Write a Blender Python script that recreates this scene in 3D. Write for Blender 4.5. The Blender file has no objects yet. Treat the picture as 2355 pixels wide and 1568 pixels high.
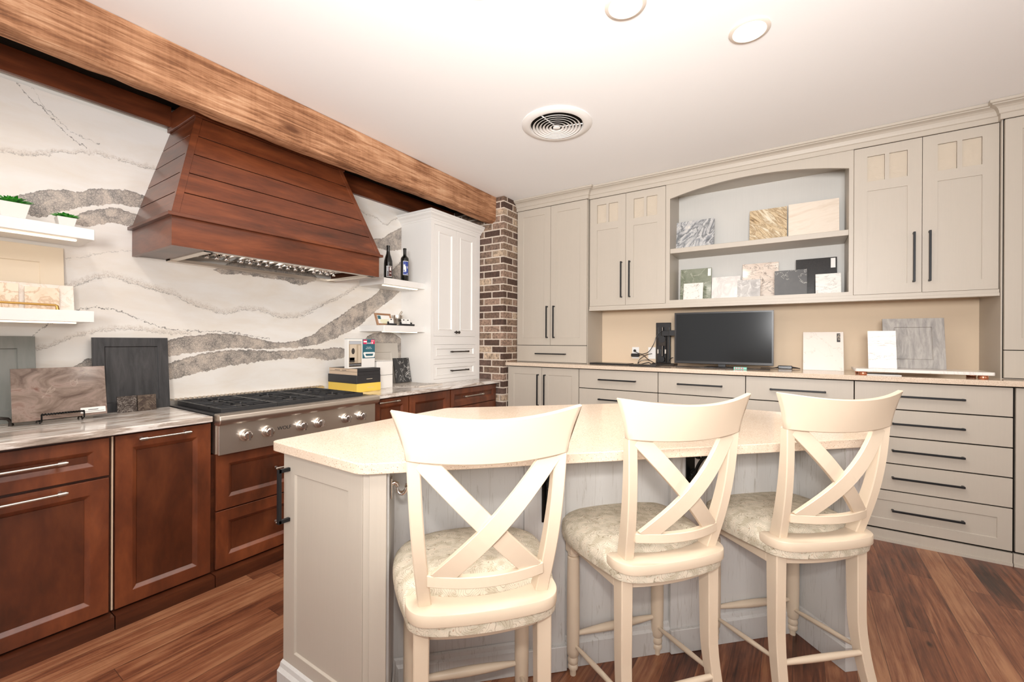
import bpy, bmesh, math, random
from mathutils import Vector, Matrix
R = random.Random(7)
S = bpy.context.scene
C = S.collection
PI = math.pi
# ------------------------------------------------------------ camera
CR = Vector((0.83395778, 0.55181033, 0.00444847))
CU = Vector((-0.00389565, -0.00217398, 0.99999005))
CF = Vector((-0.5518145, 0.8339668, -0.00033665))
CO = Vector((0.0, 0.0, 1.3215))
FP = 992.157
cam = bpy.data.cameras.new('camera')
cam.sensor_width = 36.0
cam.sensor_fit = 'HORIZONTAL'
cam.lens = FP / 2355 * 36.0
cam.clip_start = 0.02
co = bpy.data.objects.new('camera', cam)
C.objects.link(co)
m = Matrix.Identity(4)
for i in range(3):
    m[i][0] = CR[i]; m[i][1] = CU[i]; m[i][2] = -CF[i]; m[i][3] = CO[i]
co.matrix_world = m
S.camera = co
# ------------------------------------------------------------ world, lights, exposure
S.view_settings.view_transform = 'Standard'
S.view_settings.look = 'None'
S.view_settings.gamma = 1.0
S.view_settings.use_curve_mapping = False
S.view_settings.exposure = 0.0
w = bpy.data.worlds.new('world'); S.world = w
w.use_nodes = True
w.node_tree.nodes['Background'].inputs[0].default_value = (1.0, 0.97, 0.94, 1)
w.node_tree.nodes['Background'].inputs[1].default_value = 0.35

def area(name, loc, target, sx, sy, power, col=(1, 1, 1)):
    l = bpy.data.lights.new(name, 'AREA'); l.shape = 'RECTANGLE'
    l.size = sx; l.size_y = sy; l.energy = power; l.color = col
    o = bpy.data.objects.new(name, l); C.objects.link(o)
    o.location = loc
    o.rotation_euler = (Vector(target) - Vector(loc)).to_track_quat('-Z', 'Y').to_euler()
    return o
# direct camera flash just above the lens
fl = area('camera_flash', (0.03, -0.05, 1.60), (-1.1, 1.6, 1.15), 0.10, 0.07, 12.5, (1.0, 0.97, 0.93))
# added up-light behind the camera, a fill that brightens the ceiling
bf = area('ceiling_fill', (0.2, -0.75, 1.75), (-0.5, 1.35, 2.83), 1.0, 0.7, 102, (1.0, 0.985, 0.97)); bf.data.spread = 2.15
# added unseen fill panels for window daylight; the front one brightens the slab
area('fill_front', (-1.6, -2.4, 1.7), (-3.2, 1.2, 1.5), 2.4, 2.0, 26, (1.0, 0.97, 0.95))
area('fill_right', (3.05, 0.6, 1.55), (-1.0, 1.6, 1.3), 3.4, 2.1, 16, (1.0, 0.97, 0.95))

# lamps of the recessed downlights (three in the picture, the rest added out of view for light from above)
LAMPS = [(-.200, 2.376), (-.650, 1.892), (-1.13, 1.425), (1.2, 1.6), (1.2, -.4), (-.6, -.6), (-2.0, .2), (.3, -1.8)]
for lx, ly in LAMPS:
    l = bpy.data.lights.new('downlight_and_fill', 'AREA'); l.shape = 'DISK'; l.size = .13; l.energy = 7; l.color = (1.0, .93, .84); l.spread = 2.6
    o = bpy.data.objects.new('downlight_and_fill', l); C.objects.link(o); o.location = (lx, ly, 2.822)

# ------------------------------------------------------------ helpers
def at(px, py, x=None, y=None, z=None):
    """point where the sight line through a picture position meets a wall, shelf or floor plane"""
    d = CF + CR * ((px - 1177.5) / FP) - CU * ((py - 784) / FP)
    if x is not None: t = (x - CO.x) / d.x
    elif y is not None: t = (y - CO.y) / d.y
    else: t = (z - CO.z) / d.z
    return CO + d * t

def TW(u, d, z): return (u, d, z)                 # world
def TLf(x0): return lambda u, d, z: (x0 + d, u, z)  # fronts facing +X (range wall)
def TBk(y0): return lambda u, d, z: (u, y0 - d, z)  # fronts facing -Y (desk wall)

class MB:
    def __init__(s, T=TW):
        s.bm = bmesh.new(); s.T = T
    def v(s, p): return s.bm.verts.new(s.T(*p))
    def hexa(s, P):
        v = [s.v(p) for p in P]
        for f in ((0, 1, 2, 3), (7, 6, 5, 4), (0, 4, 5, 1), (1, 5, 6, 2), (2, 6, 7, 3), (3, 7, 4, 0)):
            s.bm.faces.new([v[i] for i in f])
        return s
    def box(s, u0, u1, d0, d1, z0, z1):
        return s.hexa([(u0, d0, z0), (u1, d0, z0), (u1, d1, z0), (u0, d1, z0), (u0, d0, z1), (u1, d0, z1), (u1, d1, z1), (u0, d1, z1)])
    def loops(s, Ls, c0=True, c1=True, closed=True):
        vs = [[s.v(p) for p in L] for L in Ls]
        n = len(vs[0])
        for a, b in zip(vs, vs[1:]):
            for i in range(n if closed else n - 1):
                j = (i + 1) % n
                try: s.bm.faces.new((a[i], a[j], b[j], b[i]))
                except ValueError: pass
        if c0: s.bm.faces.new(vs[0])
        if c1: s.bm.faces.new(vs[-1])
        return s
    def rl(s, L, c0=True, c1=True):   # loops of rectangles (u0,u1,z0,z1,d)
        return s.loops([[(a, d, c), (b, d, c), (b, d, e), (a, d, e)] for a, b, c, e, d in L], c0, c1)
    def prism(s, poly, z0, z1):
        return s.loops([[(x, y, z0) for x, y in poly], [(x, y, z1) for x, y in poly]])
    def tube(s, pts, r, seg=10, caps=True, sx=1, sy=1, up=None):
        pts = [Vector(p) for p in pts]
        rs = r if isinstance(r, (list, tuple)) else [r] * len(pts)
        L = []; pu = None
        for i, p in enumerate(pts):
            t = (pts[min(i + 1, len(pts) - 1)] - pts[max(i - 1, 0)]).normalized()
            if pu is None:
                a = Vector(up) if up else (Vector((0, 0, 1)) if abs(t.z) < .9 else Vector((1, 0, 0)))
            else: a = pu
            e1 = (a - t * a.dot(t)).normalized(); e2 = t.cross(e1); pu = e1
            if seg == 4:
                L.append([tuple(p + (e1 * sx * c1 + e2 * sy * c2) * rs[i]) for c1, c2 in ((-1, -1), (1, -1), (1, 1), (-1, 1))])
            else:
                L.append([tuple(p + (e1 * sx * math.cos(2 * PI * k / seg) + e2 * sy * math.sin(2 * PI * k / seg)) * rs[i]) for k in range(seg)])
        return s.loops(L, caps, caps)
    def lathe(s, prof, c, seg=24, axis='z', caps=True):
        L = []
        for r, h in prof:
            r = max(r, 1e-4); q = []
            for k in range(seg):
                a = 2 * PI * k / seg; x, y = r * math.cos(a), r * math.sin(a)
                if axis == 'z': q.append((c[0] + x, c[1] + y, c[2] + h))
                elif axis == 'y': q.append((c[0] + x, c[1] + h, c[2] + y))
                else: q.append((c[0] + h, c[1] + x, c[2] + y))
            L.append(q)
        return s.loops(L, caps, caps)
    def moulding(s, path, prof):   # path in plan, outward to its right-hand side; prof (d,z)
        L = []
        n = len(path)
        for i in range(n):
            p = Vector(path[i]); ns = []
            if i > 0: ns.append((Vector(path[i]) - Vector(path[i - 1])).normalized())
            if i < n - 1: ns.append((Vector(path[i + 1]) - Vector(path[i])).normalized())
            nn = [Vector((t.y, -t.x)) for t in ns]
            if len(nn) == 2:
                b = (nn[0] + nn[1]).normalized(); k = 1 / max(.3, b.dot(nn[0]))
            else: b = nn[0]; k = 1
            L.append([(p.x + b.x * d * k, p.y + b.y * d * k, z) for d, z in prof])
        return s.loops(L)
    def build(s, name, mt, parent=None, bevel=0, smooth=False, seg=1):
        bm = s.bm
        bmesh.ops.recalc_face_normals(bm, faces=bm.faces)
        if bevel:
            bm.normal_update()
            es = [e for e in bm.edges if len(e.link_faces) == 2 and e.calc_face_angle(0) > .5]
            if es: bmesh.ops.bevel(bm, geom=es, offset=bevel, segments=seg, affect='EDGES', profile=.5, clamp_overlap=True)
        me = bpy.data.meshes.new(name)
        if parent is not None:
            o0 = parent
            M = Matrix.Identity(4)
            while o0 is not None:
                M = o0.matrix_basis @ M; o0 = o0.parent
            bm.transform(M.inverted())
        bm.to_mesh(me); bm.free()
        if mt: me.materials.append(mt)
        if smooth:
            for p in me.polygons: p.use_smooth = True
            me.set_sharp_from_angle(angle=math.radians(35))
        o = bpy.data.objects.new(name, me); C.objects.link(o)
        if parent is not None: o.parent = parent
        return o

def tag(o, label, cat, group=None, kind=None):
    o['label'] = label; o['category'] = cat
    if group: o['group'] = group
    if kind: o['kind'] = kind
    return o
def thing(name, label, cat, loc, rz=0, group=None):
    o = bpy.data.objects.new(name, None); C.objects.link(o)
    o.empty_display_size = .1
    o.location = loc; o.rotation_euler = (0, 0, rz)
    o.matrix_basis = Matrix.Translation(loc) @ Matrix.Rotation(rz, 4, 'Z')
    return tag(o, label, cat, group)
def struct(o):
    o['kind'] = 'structure'; return o

# ------------------------------------------------------------ materials
def mat(name, col=(.5, .5, .5), rough=.5, metal=0, spec=.5, coat=0):
    m = bpy.data.materials.new(name); m.use_nodes = True
    b = m.node_tree.nodes['Principled BSDF']
    b.inputs['Base Color'].default_value = (*col, 1); b.inputs['Roughness'].default_value = rough
    b.inputs['Metallic'].default_value = metal; b.inputs['Specular IOR Level'].default_value = spec
    b.inputs['Coat Weight'].default_value = coat
    return m
class NG:
    def __init__(s, m):
        s.m = m; s.t = m.node_tree; s.b = s.t.nodes['Principled BSDF']
    def n(s, typ, **k):
        o = s.t.nodes.new(typ)
        for a, b in k.items(): setattr(o, a, b)
        return o
    def l(s, a, b): s.t.links.new(a, b)
    def put(s, sock, val):
        if hasattr(val, 'is_linked') or isinstance(val, bpy.types.NodeSocket): s.l(val, sock)
        else: sock.default_value = val
    def m_(s, op, a, b=0.0, c=0.0, clamp=False):
        o = s.n('ShaderNodeMath', operation=op); o.use_clamp = clamp
        s.put(o.inputs[0], a); s.put(o.inputs[1], b)
        if op in ('MULTIPLY_ADD', 'COMPARE', 'SMOOTH_MIN', 'WRAP'): s.put(o.inputs[2], c)
        return o.outputs[0]
    def pos(s): return s.n('ShaderNodeNewGeometry').outputs['Position']
    def obj(s): return s.n('ShaderNodeTexCoord').outputs['Object']
    def map(s, v, sc=(1, 1, 1), loc=(0, 0, 0), rot=(0, 0, 0)):
        o = s.n('ShaderNodeMapping'); s.l(v, o.inputs[0])
        o.inputs['Scale'].default_value = sc; o.inputs['Location'].default_value = loc; o.inputs['Rotation'].default_value = rot
        return o.outputs[0]
    def noise(s, v, sc=5, det=3, rough=.5, dist=0):
        o = s.n('ShaderNodeTexNoise'); s.l(v, o.inputs['Vector'])
        o.inputs['Scale'].default_value = sc; o.inputs['Detail'].default_value = det
        o.inputs['Roughness'].default_value = rough; o.inputs['Distortion'].default_value = dist
        return o
    def ramp(s, f, st, interp='LINEAR'):
        o = s.n('ShaderNodeValToRGB'); s.put(o.inputs[0], f); cr = o.color_ramp; cr.interpolation = interp
        while len(cr.elements) < len(st): cr.elements.new(.5)
        for e, (p, c) in zip(cr.elements, st):
            e.position = p; e.color = (*c, 1) if len(c) == 3 else c
        return o.outputs[0]
    def mix(s, f, a, b, bt='MIX'):
        o = s.n('ShaderNodeMix', data_type='RGBA', blend_type=bt)
        s.put(o.inputs[0], f)
        for k, v in ((6, a), (7, b)):
            if isinstance(v, tuple): o.inputs[k].default_value = (*v, 1) if len(v) == 3 else v
            else: s.l(v, o.inputs[k])
        return o.outputs[2]
    def sep(s, v):
        o = s.n('ShaderNodeSeparateXYZ'); s.l(v, o.inputs[0]); return o.outputs
    def comb(s, x=0.0, y=0.0, z=0.0):
        o = s.n('ShaderNodeCombineXYZ')
        for i, q in enumerate((x, y, z)): s.put(o.inputs[i], q)
        return o.outputs[0]
    def col(s, c): s.l(c, s.b.inputs['Base Color'])
    def bump(s, h, st=.3, dist=.01):
        o = s.n('ShaderNodeBump'); s.put(o.inputs['Height'], h)
        o.inputs['Strength'].default_value = st; o.inputs['Distance'].default_value = dist
        s.l(o.outputs[0], s.b.inputs['Normal'])

def cells(g, U, V, L, H, stagger=.5):
    """courses of height H, pieces of length L: returns (random colour 0-1, joint distance u, joint distance v)"""
    vv = g.m_('DIVIDE', V, H); row = g.m_('FLOOR', vv)
    if stagger == .5: off = g.m_('MULTIPLY', g.m_('MODULO', g.m_('ADD', row, 1000.0), 2.0), .5)
    else:
        wn = g.n('ShaderNodeTexWhiteNoise', noise_dimensions='1D'); g.l(row, wn.inputs['W']); off = wn.outputs[0]
    uu = g.m_('ADD', g.m_('DIVIDE', U, L), off); cl = g.m_('FLOOR', uu)
    wn = g.n('ShaderNodeTexWhiteNoise', noise_dimensions='2D'); g.l(g.comb(cl, row, 0.0), wn.inputs['Vector'])
    du = g.m_('MULTIPLY', g.m_('PINGPONG', uu, .5), L); dv = g.m_('MULTIPLY', g.m_('PINGPONG', vv, .5), H)
    return wn.outputs[0], du, dv, cl, row

def wood_cherry(name, grain=(1, 1, 1), light=1.0):
    m = mat(name, rough=.32, coat=.15); g = NG(m); o = g.map(g.pos(), grain)
    n1 = g.noise(o, 5, 4, .6, .6); n2 = g.noise(o, 30, 4, .6, .3)
    f = g.m_('ADD', g.m_('MULTIPLY', n1.outputs[0], .8), g.m_('MULTIPLY', n2.outputs[0], .25))
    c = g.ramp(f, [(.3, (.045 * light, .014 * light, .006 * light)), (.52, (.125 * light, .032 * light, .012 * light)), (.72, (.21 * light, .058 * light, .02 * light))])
    g.col(c); return m
def paint(name, col, rough=.4, streak=.06, axis=(40, 40, 1.5)):
    m = mat(name, col, rough); g = NG(m)
    n = g.noise(g.map(g.pos(), axis), 3, 3, .6)
    c = g.mix(g.m_('MULTIPLY', n.outputs[0], 1.0), tuple(k * (1 - streak) for k in col), tuple(min(1, k * (1 + streak)) for k in col))
    g.col(c); return m
def stone(name, base, vein, sc=3, width=.06, amt=1.0, rough=.15, cloud=None, rot=(0, 0, 0), stretch=(1, 1, 1), seed=0, dist=1.5):
    m = mat(name, base, rough); g = NG(m); o = g.map(g.obj(), stretch, (seed * 3.1, seed * 1.7, seed), rot)
    n = g.noise(o, sc, 6, .6, dist)
    d = g.m_('ABSOLUTE', g.m_('SUBTRACT', n.outputs[0], .5))
    k = g.m_('MULTIPLY', g.m_('SUBTRACT', 1.0, g.m_('DIVIDE', d, width, clamp=True), clamp=True), amt)
    c = g.mix(k, base, vein)
    if cloud:
        n2 = g.noise(o, sc * 1.7, 4, .6, .5)
        c0 = g.mix(g.ramp(n2.outputs[0], [(.38, (0, 0, 0)), (.62, (1, 1, 1))]), base, cloud)
        c = g.mix(k, c0, vein)
    g.col(c); return m

M = {}
M['grey'] = paint('greige_paint', (.495, .442, .375), .42, .03)
M['grey_in'] = paint('greige_interior', (.60, .585, .55), .5, .03)
M['islandpanel'] = None
M['white'] = mat('white_paint', (.86, .84, .81), .35)
M['ceil'] = mat('ceiling_paint', (.93, .925, .92), .9, spec=.1)
M['beige'] = mat('beige_wall_paint', (.72, .58, .43), .8, spec=.2)
M['plainwall'] = mat('plain_wall_paint', (.8, .77, .72), .8)
M['cherry'] = wood_cherry('cherry_wood', (1, 1, .35), 1.15)
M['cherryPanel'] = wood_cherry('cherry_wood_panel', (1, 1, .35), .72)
M['cherryH'] = wood_cherry('cherry_wood_boards', (.5, .35, 2.2), 1.0)
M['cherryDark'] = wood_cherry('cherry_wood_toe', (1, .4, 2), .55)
M['cream'] = mat('stool_cream_paint', (.66, .54, .41), .42)
M['black'] = mat('matte_black_metal', (.012, .013, .015), .4, .3)
M['blackplastic'] = mat('black_plastic', (.015, .015, .017), .3)
M['iron'] = mat('black_iron', (.01, .01, .01), .3, .7)
M['steel'] = mat('brushed_steel', (.72, .66, .59), .36, 1)
M['chrome'] = mat('chrome', (.75, .72, .7), .1, 1)
M['nickel'] = mat('brushed_nickel', (.62, .58, .53), .28, 1)
M['brass'] = mat('brass', (.55, .33, .1), .3, 1)
M['bronze'] = mat('aged_bronze', (.05, .042, .036), .35, .7)
M['castiron'] = mat('cast_iron', (.03, .03, .032), .5, .2)
M['copper'] = mat('copper', (.75, .33, .2), .2, 1)
M['gapshade'] = mat('gap_shade', (.02, .017, .014), .9, spec=0)  # near-black colour standing in for shade inside seams and openings
M['whiteplastic'] = mat('white_plastic', (.88, .87, .85), .4)
M['paper'] = mat('white_paper', (.88, .87, .84), .7)
M['kraft'] = mat('kraft_card', (.66, .50, .36), .7)
M['yellow'] = mat('yellow_card', (.85, .58, .10), .45)
M['blackcard'] = mat('black_card', (.025, .024, .026), .5)
M['teal'] = mat('teal_print', (.03, .13, .17), .4)
M['pink'] = mat('red_print', (.7, .04, .12), .4)
M['whitecard'] = mat('white_card', (.86, .83, .79), .5)
M['tan'] = mat('tan_print', (.45, .36, .26), .5)
M['darkprint'] = mat('dark_print', (.05, .04, .035), .5)
M['lightprint'] = mat('light_print', (.62, .52, .4), .5)
M['bluelabel'] = mat('blue_label', (.03, .06, .30), .5)
M['redlabel'] = mat('maroon_label', (.09, .025, .02), .5)
M['greylabel'] = mat('silver_label', (.45, .47, .5), .4)
M['yellowpaper'] = mat('pale_yellow_print', (.8, .77, .42), .6)
M['glassbottle'] = mat('dark_bottle_glass', (.006, .007, .006), .06, coat=.5)
M['pot'] = mat('white_ceramic', (.82, .79, .75), .3)
M['screen'] = mat('monitor_screen', (.010, .011, .012), .16, spec=.22)
M['ring'] = mat('downlight_ring', (.74, .66, .58), .5)
M['mint'] = mat('mint_print', (.25, .6, .5), .4)
M['copperwood'] = mat('frame_wood', (.36, .19, .1), .35)

def emis(name, col, st):
    m = mat(name, col, .5); b = m.node_tree.nodes['Principled BSDF']
    b.inputs['Emission Color'].default_value = (*col, 1); b.inputs['Emission Strength'].default_value = st
    return m
M['led'] = emis('led_strip_glow', (1.0, .82, .58), 2.6)
M['lamp'] = emis('downlight_glow', (1.0, .93, .84), 9)

# island: whitewashed oak with fine vertical grain ticks
m = mat('whitewashed_oak', (.6, .6, .58), .5); g = NG(m)
o = g.map(g.pos(), (26, 26, 1.6)); n = g.noise(o, 3.2, 5, .65, 1.2)
n2 = g.noise(g.map(g.pos(), (2, 2, 1)), 2, 2)
k = g.ramp(n.outputs[0], [(.56, (0, 0, 0)), (.64, (1, 1, 1))])
k = g.m_('MULTIPLY', k, g.ramp(n2.outputs[0], [(.4, (.2, .2, .2)), (.6, (.9, .9, .9))]))
g.col(g.mix(g.m_('MULTIPLY', k, .65), (.57, .555, .535), (.30, .26, .215))); M['oak'] = m
# leaf
m = mat('succulent_leaf', (.03, .25, .02), .35); g = NG(m)
n = g.noise(g.pos(), 60, 2); g.col(g.ramp(n.outputs[0], [(.35, (.01, .12, .01)), (.65, (.06, .42, .03))])); M['leaf'] = m

# floor: long reclaimed boards running towards the desk wall
m = mat('floor_boards', rough=.33, coat=.1); g = NG(m); p = g.pos(); xyz = g.sep(p)
rnd, du, dv, cl, row = cells(g, xyz[1], g.m_('ADD', xyz[0], .012), 1.35, .108, 0)
grainv = g.n('ShaderNodeVectorMath', operation='ADD')
g.l(g.map(p, (24, 1.3, 1)), grainv.inputs[0]); g.l(g.comb(g.m_('MULTIPLY', rnd, 31.0), g.m_('MULTIPLY', rnd, 17.0), 0.0), grainv.inputs[1])
gn = g.noise(grainv.outputs[0], 1.6, 6, .65, .8)
bn = g.noise(g.map(p, (1.5, .8, 1)), 3, 4, .6, .5)
g2 = g.noise(grainv.outputs[0], 5.5, 5, .7, .4)
f = g.m_('ADD', g.m_('MULTIPLY', rnd, .20), g.m_('ADD', g.m_('MULTIPLY', gn.outputs[0], .52), g.m_('ADD', g.m_('MULTIPLY', bn.outputs[0], .22), g.m_('MULTIPLY', g2.outputs[0], .22))))
c = g.ramp(f, [(.40, (.028, .010, .006)), (.51, (.12, .038, .018)), (.60, (.22, .078, .036)), (.74, (.38, .18, .09))])
vk = g.n('ShaderNodeTexVoronoi'); g.l(g.map(p, (3.4, 1.5, 1)), vk.inputs['Vector']); vk.inputs['Scale'].default_value = 1.6
kn = g.ramp(vk.outputs['Distance'], [(.03, (1, 1, 1)), (.075, (0, 0, 0))])
c = g.mix(g.m_('MULTIPLY', kn, .85), c, (.02, .008, .004))
jt = g.m_('MINIMUM', g.m_('DIVIDE', dv, .0016, clamp=True), g.m_('DIVIDE', du, .0016, clamp=True))
c = g.mix(jt, (.03, .012, .007), c); g.col(c); g.bump(g.m_('ADD', g.m_('MULTIPLY', jt, .5), g.m_('MULTIPLY', gn.outputs[0], .25)), .35, .004)
M['floor'] = m

# brick pier
m = mat('pier_brick', rough=.85, spec=.2); g = NG(m); p = g.pos()
wob = g.noise(p, 30, 2); xyz = g.sep(p)
U = g.m_('ADD', g.m_('SUBTRACT', g.m_('ADD', xyz[0], xyz[1]), 1.10), g.m_('MULTIPLY', g.m_('SUBTRACT', wob.outputs[0], .5), .008))
V = g.m_('ADD', g.m_('ADD', xyz[2], .034), g.m_('MULTIPLY', g.m_('SUBTRACT', wob.outputs[0], .5), .006))
rnd, du, dv, cl, row = cells(g, U, V, .212, .0722)
c = g.ramp(rnd, [(0, (.11, .066, .05)), (.2, (.22, .145, .105)), (.38, (.16, .10, .08)), (.5, (.32, .22, .155)), (.66, (.27, .185, .14)), (.8, (.40, .27, .20)), (.92, (.62, .47, .34)), (1, (.42, .28, .2))], 'CONSTANT')
nn = g.noise(p, 45, 5, .7); c = g.mix(g.ramp(nn.outputs[0], [(.35, (.75, .75, .75)), (.6, (0, 0, 0))]), c, (.05, .035, .028))
jt = g.m_('MINIMUM', g.m_('DIVIDE', g.m_('SUBTRACT', dv, .005), .003, clamp=True), g.m_('DIVIDE', g.m_('SUBTRACT', du, .005), .003, clamp=True))
c = g.mix(jt, (.66, .57, .48), c); g.col(c); g.bump(g.m_('ADD', jt, g.m_('MULTIPLY', nn.outputs[0], .4)), .6, .008)
M['brick'] = m

# rough-sawn beam
m = mat('beam_wood', rough=.75, spec=.25); g = NG(m); p = g.pos()
o = g.map(p, (13, .75, 13)); n1 = g.noise(o, 2.4, 8, .72, 1.2); n2 = g.noise(g.map(p, (1, 1, 1)), 3.0, 3, .5); n3 = g.noise(g.map(p, (4, 70, 4)), 1, 3, .5)
sy = g.sep(p)[1]
n4 = g.noise(g.map(p, (55, 2.2, 55)), 1.6, 5, .7, .5)
f = g.m_('ADD', g.m_('MULTIPLY', n1.outputs[0], .50), g.m_('ADD', g.m_('ADD', g.m_('MULTIPLY', n2.outputs[0], .26), g.m_('MULTIPLY', n4.outputs[0], .20)), g.m_('MULTIPLY', n3.outputs[0], .05)))
c = g.ramp(f, [(.36, (.07, .03, .016)), (.46, (.28, .125, .06)), (.54, (.50, .26, .14)), (.64, (.70, .45, .28)), (.76, (.58, .33, .19))])
vk = g.n('ShaderNodeTexVoronoi'); g.l(g.map(p, (4, 1.4, 4), (0, .3, 0)), vk.inputs['Vector']); vk.inputs['Scale'].default_value = 1.2
c = g.mix(g.ramp(vk.outputs['Distance'], [(.05, (.8, .8, .8)), (.13, (0, 0, 0))]), c, (.10, .035, .015))
g.col(c); g.bump(f, .8, .01); M['beam'] = m

# quartz slab with bold grey bands: each band runs between an upper and a lower edge curve
Y0, YL, Z0, ZL = -.4, 3.6, .85, 1.95
WX = -3.264
def fcurve(g, yn, pts):
    o = g.n('ShaderNodeFloatCurve'); cv = o.mapping.curves[0]
    P = sorted(((q.y - Y0) / YL, (q.z - Z0) / ZL) for q in [at(a, b, x=WX) for a, b in pts])
    o.mapping.extend = 'HORIZONTAL'
    cv.points[0].location = P[0]; cv.points[1].location = P[-1]
    for q in P[1:-1]: cv.points.new(*q)
    o.mapping.update(); g.l(yn, o.inputs['Value'])
    return o.outputs[0]
m = mat('veined_quartz_slab', (.86, .82, .77), .14); g = NG(m); p = g.pos()
nz = g.noise(p, 5, 5, .6); nf = g.noise(p, 38, 3, .6)
xyz = g.sep(p)
yn = g.m_('DIVIDE', g.m_('SUBTRACT', xyz[1], Y0), YL)
zw = g.m_('ADD', g.m_('MULTIPLY', g.m_('SUBTRACT', nz.outputs[0], .5), .05), g.m_('MULTIPLY', g.m_('SUBTRACT', nf.outputs[0], .5), .034))
zn = g.m_('DIVIDE', g.m_('ADD', g.m_('SUBTRACT', xyz[2], Z0), zw), ZL)
BANDS = [
 ([(-30, 468), (20, 452), (60, 443), (104, 435), (150, 437), (195, 439), (206, 433), (260, 433), (330, 447), (345, 470)], [(-30, 466), (20, 480), (54, 492), (91, 500), (130, 492), (173, 483), (217, 474), (260, 468), (320, 476), (345, 478)]),
 ([(140, 523), (170, 500), (189, 491), (217, 483), (260, 476), (320, 492), (345, 505)], [(140, 520), (170, 521), (195, 524), (245, 517), (260, 513), (310, 526), (345, 530)]),
 ([(340, 800), (385, 781), (420, 775), (480, 767), (520, 766), (560, 770), (600, 778), (640, 787), (700, 778), (750, 747), (792, 719), (826, 698), (865, 675), (884, 645), (907, 615), (924, 600)],
  [(340, 822), (385, 819), (450, 811), (500, 804), (540, 801), (600, 804), (640, 802), (700, 800), (750, 784), (790, 768), (826, 750), (849, 728), (876, 705), (914, 676), (924, 662), (930, 655)]),
 ([(60, 872), (110, 852), (150, 848), (185, 832), (205, 822), (300, 832), (390, 830), (480, 809), (560, 805), (650, 808), (720, 803), (790, 800), (800, 812)], [(60, 870), (110, 880), (150, 876), (205, 866), (300, 876), (390, 872), (450, 858), (500, 848), (560, 838), (640, 828), (700, 824), (780, 826), (800, 812)]),
 ([(490, 620), (560, 600), (640, 610), (710, 625), (735, 642)], [(490, 621), (520, 632), (560, 634), (600, 638), (650, 646), (690, 656), (715, 650), (735, 640)]),
 ([(840, 565), (864, 547), (880, 545), (900, 534), (930, 520)], [(840, 565), (872, 571), (885, 575), (899, 577), (930, 573)]),
 ([(838, 790), (847, 772), (870, 764), (900, 764), (915, 772), (930, 790)], [(838, 792), (850, 830), (880, 840), (915, 842), (930, 845)]),
]
tot = None; edge = None
for up, lo in BANDS:
    a = g.m_('SUBTRACT', fcurve(g, yn, up), zn); b = g.m_('SUBTRACT', zn, fcurve(g, yn, lo))
    inside = g.m_('MINIMUM', a, b)
    k = g.m_('DIVIDE', inside, .0018, clamp=True)
    ys = [at(a_, b_, x=WX).y for a_, b_ in up]
    k = g.m_('MULTIPLY', k, g.m_('MULTIPLY', g.m_('GREATER_THAN', xyz[1], min(ys)), g.m_('LESS_THAN', xyz[1], max(ys))))
    tot = k if tot is None else g.m_('MAXIMUM', tot, k)
    e = g.m_('MULTIPLY', k, g.m_('SUBTRACT', 1.0, g.m_('DIVIDE', a, .008, clamp=True), clamp=True))
    edge = e if edge is None else g.m_('MAXIMUM', edge, e)
VEINS = [
 ([(140, 664), (190, 650), (250, 638), (300, 648), (360, 668), (400, 678), (430, 694), (480, 712), (520, 720), (560, 712), (600, 714), (640, 727), (680, 727), (720, 712), (770, 690), (830, 655), (880, 635), (925, 600)], .62, .014),
 ([(60, 790), (100, 752), (150, 725), (190, 711), (250, 711), (300, 728), (350, 745), (400, 758), (450, 761), (500, 762), (560, 768), (620, 778)], 1.0, .0028),
 ([(20, 800), (90, 802), (150, 782), (220, 762), (300, 757), (380, 765), (440, 770)], .45, .010),
 ([(-20, 345), (60, 355), (150, 350), (220, 355), (270, 368), (330, 385), (360, 392)], .55, .010),
 ([(-20, 150), (30, 185), (70, 225), (100, 250), (130, 285), (160, 312), (200, 340)], 1.0, .0022),
 ([(60, 190), (85, 215), (100, 245), (120, 262), (150, 290), (185, 312), (230, 330)], .7, .0018),
 ([(810, 450), (840, 492), (865, 500), (885, 515), (905, 505), (930, 498)], .7, .006),
 ([(690, 730), (720, 715), (760, 690), (800, 668)], .8, .004),
 ([(150, 592), (200, 590), (260, 580), (320, 575)], .4, .002),
]
vt = None; vs = None
nd = g.noise(p, 70, 3, .6); dash = g.ramp(nd.outputs[0], [(.40, (0, 0, 0)), (.50, (1, 1, 1))])
ns = g.noise(p, 210, 3, .7); spk = g.ramp(ns.outputs[0], [(.40, (0, 0, 0)), (.62, (1, 1, 1))])
jag = g.noise(p, 55, 4, .7); zj = g.m_('ADD', zn, g.m_('MULTIPLY', g.m_('SUBTRACT', jag.outputs[0], .5), .020))
for pts, s_, wd in VEINS:
    fc = fcurve(g, yn, pts); P = [at(a, b, x=WX).y for a, b in pts]
    rng = g.m_('MULTIPLY', g.m_('GREATER_THAN', xyz[1], min(P)), g.m_('LESS_THAN', xyz[1], max(P)))
    q = g.m_('ABSOLUTE', g.m_('SUBTRACT', fc, zj)); tw_ = min(wd, .0021)
    k = g.m_('MULTIPLY', g.m_('SUBTRACT', 1.0, g.m_('DIVIDE', q, tw_, clamp=True), clamp=True), g.m_('MULTIPLY', rng, s_))
    vt = k if vt is None else g.m_('MAXIMUM', vt, k)
    if wd > .005:
        q = g.m_('ABSOLUTE', g.m_('SUBTRACT', g.m_('SUBTRACT', zj, fc), wd * .45))
        k = g.m_('MULTIPLY', g.m_('SUBTRACT', 1.0, g.m_('DIVIDE', q, wd * .9, clamp=True), clamp=True), rng)
        vs = k if vs is None else g.m_('MAXIMUM', vs, k)
vt = g.m_('MULTIPLY', vt, dash); vs = g.m_('MULTIPLY', g.m_('MULTIPLY', vs, spk), .8)
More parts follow.
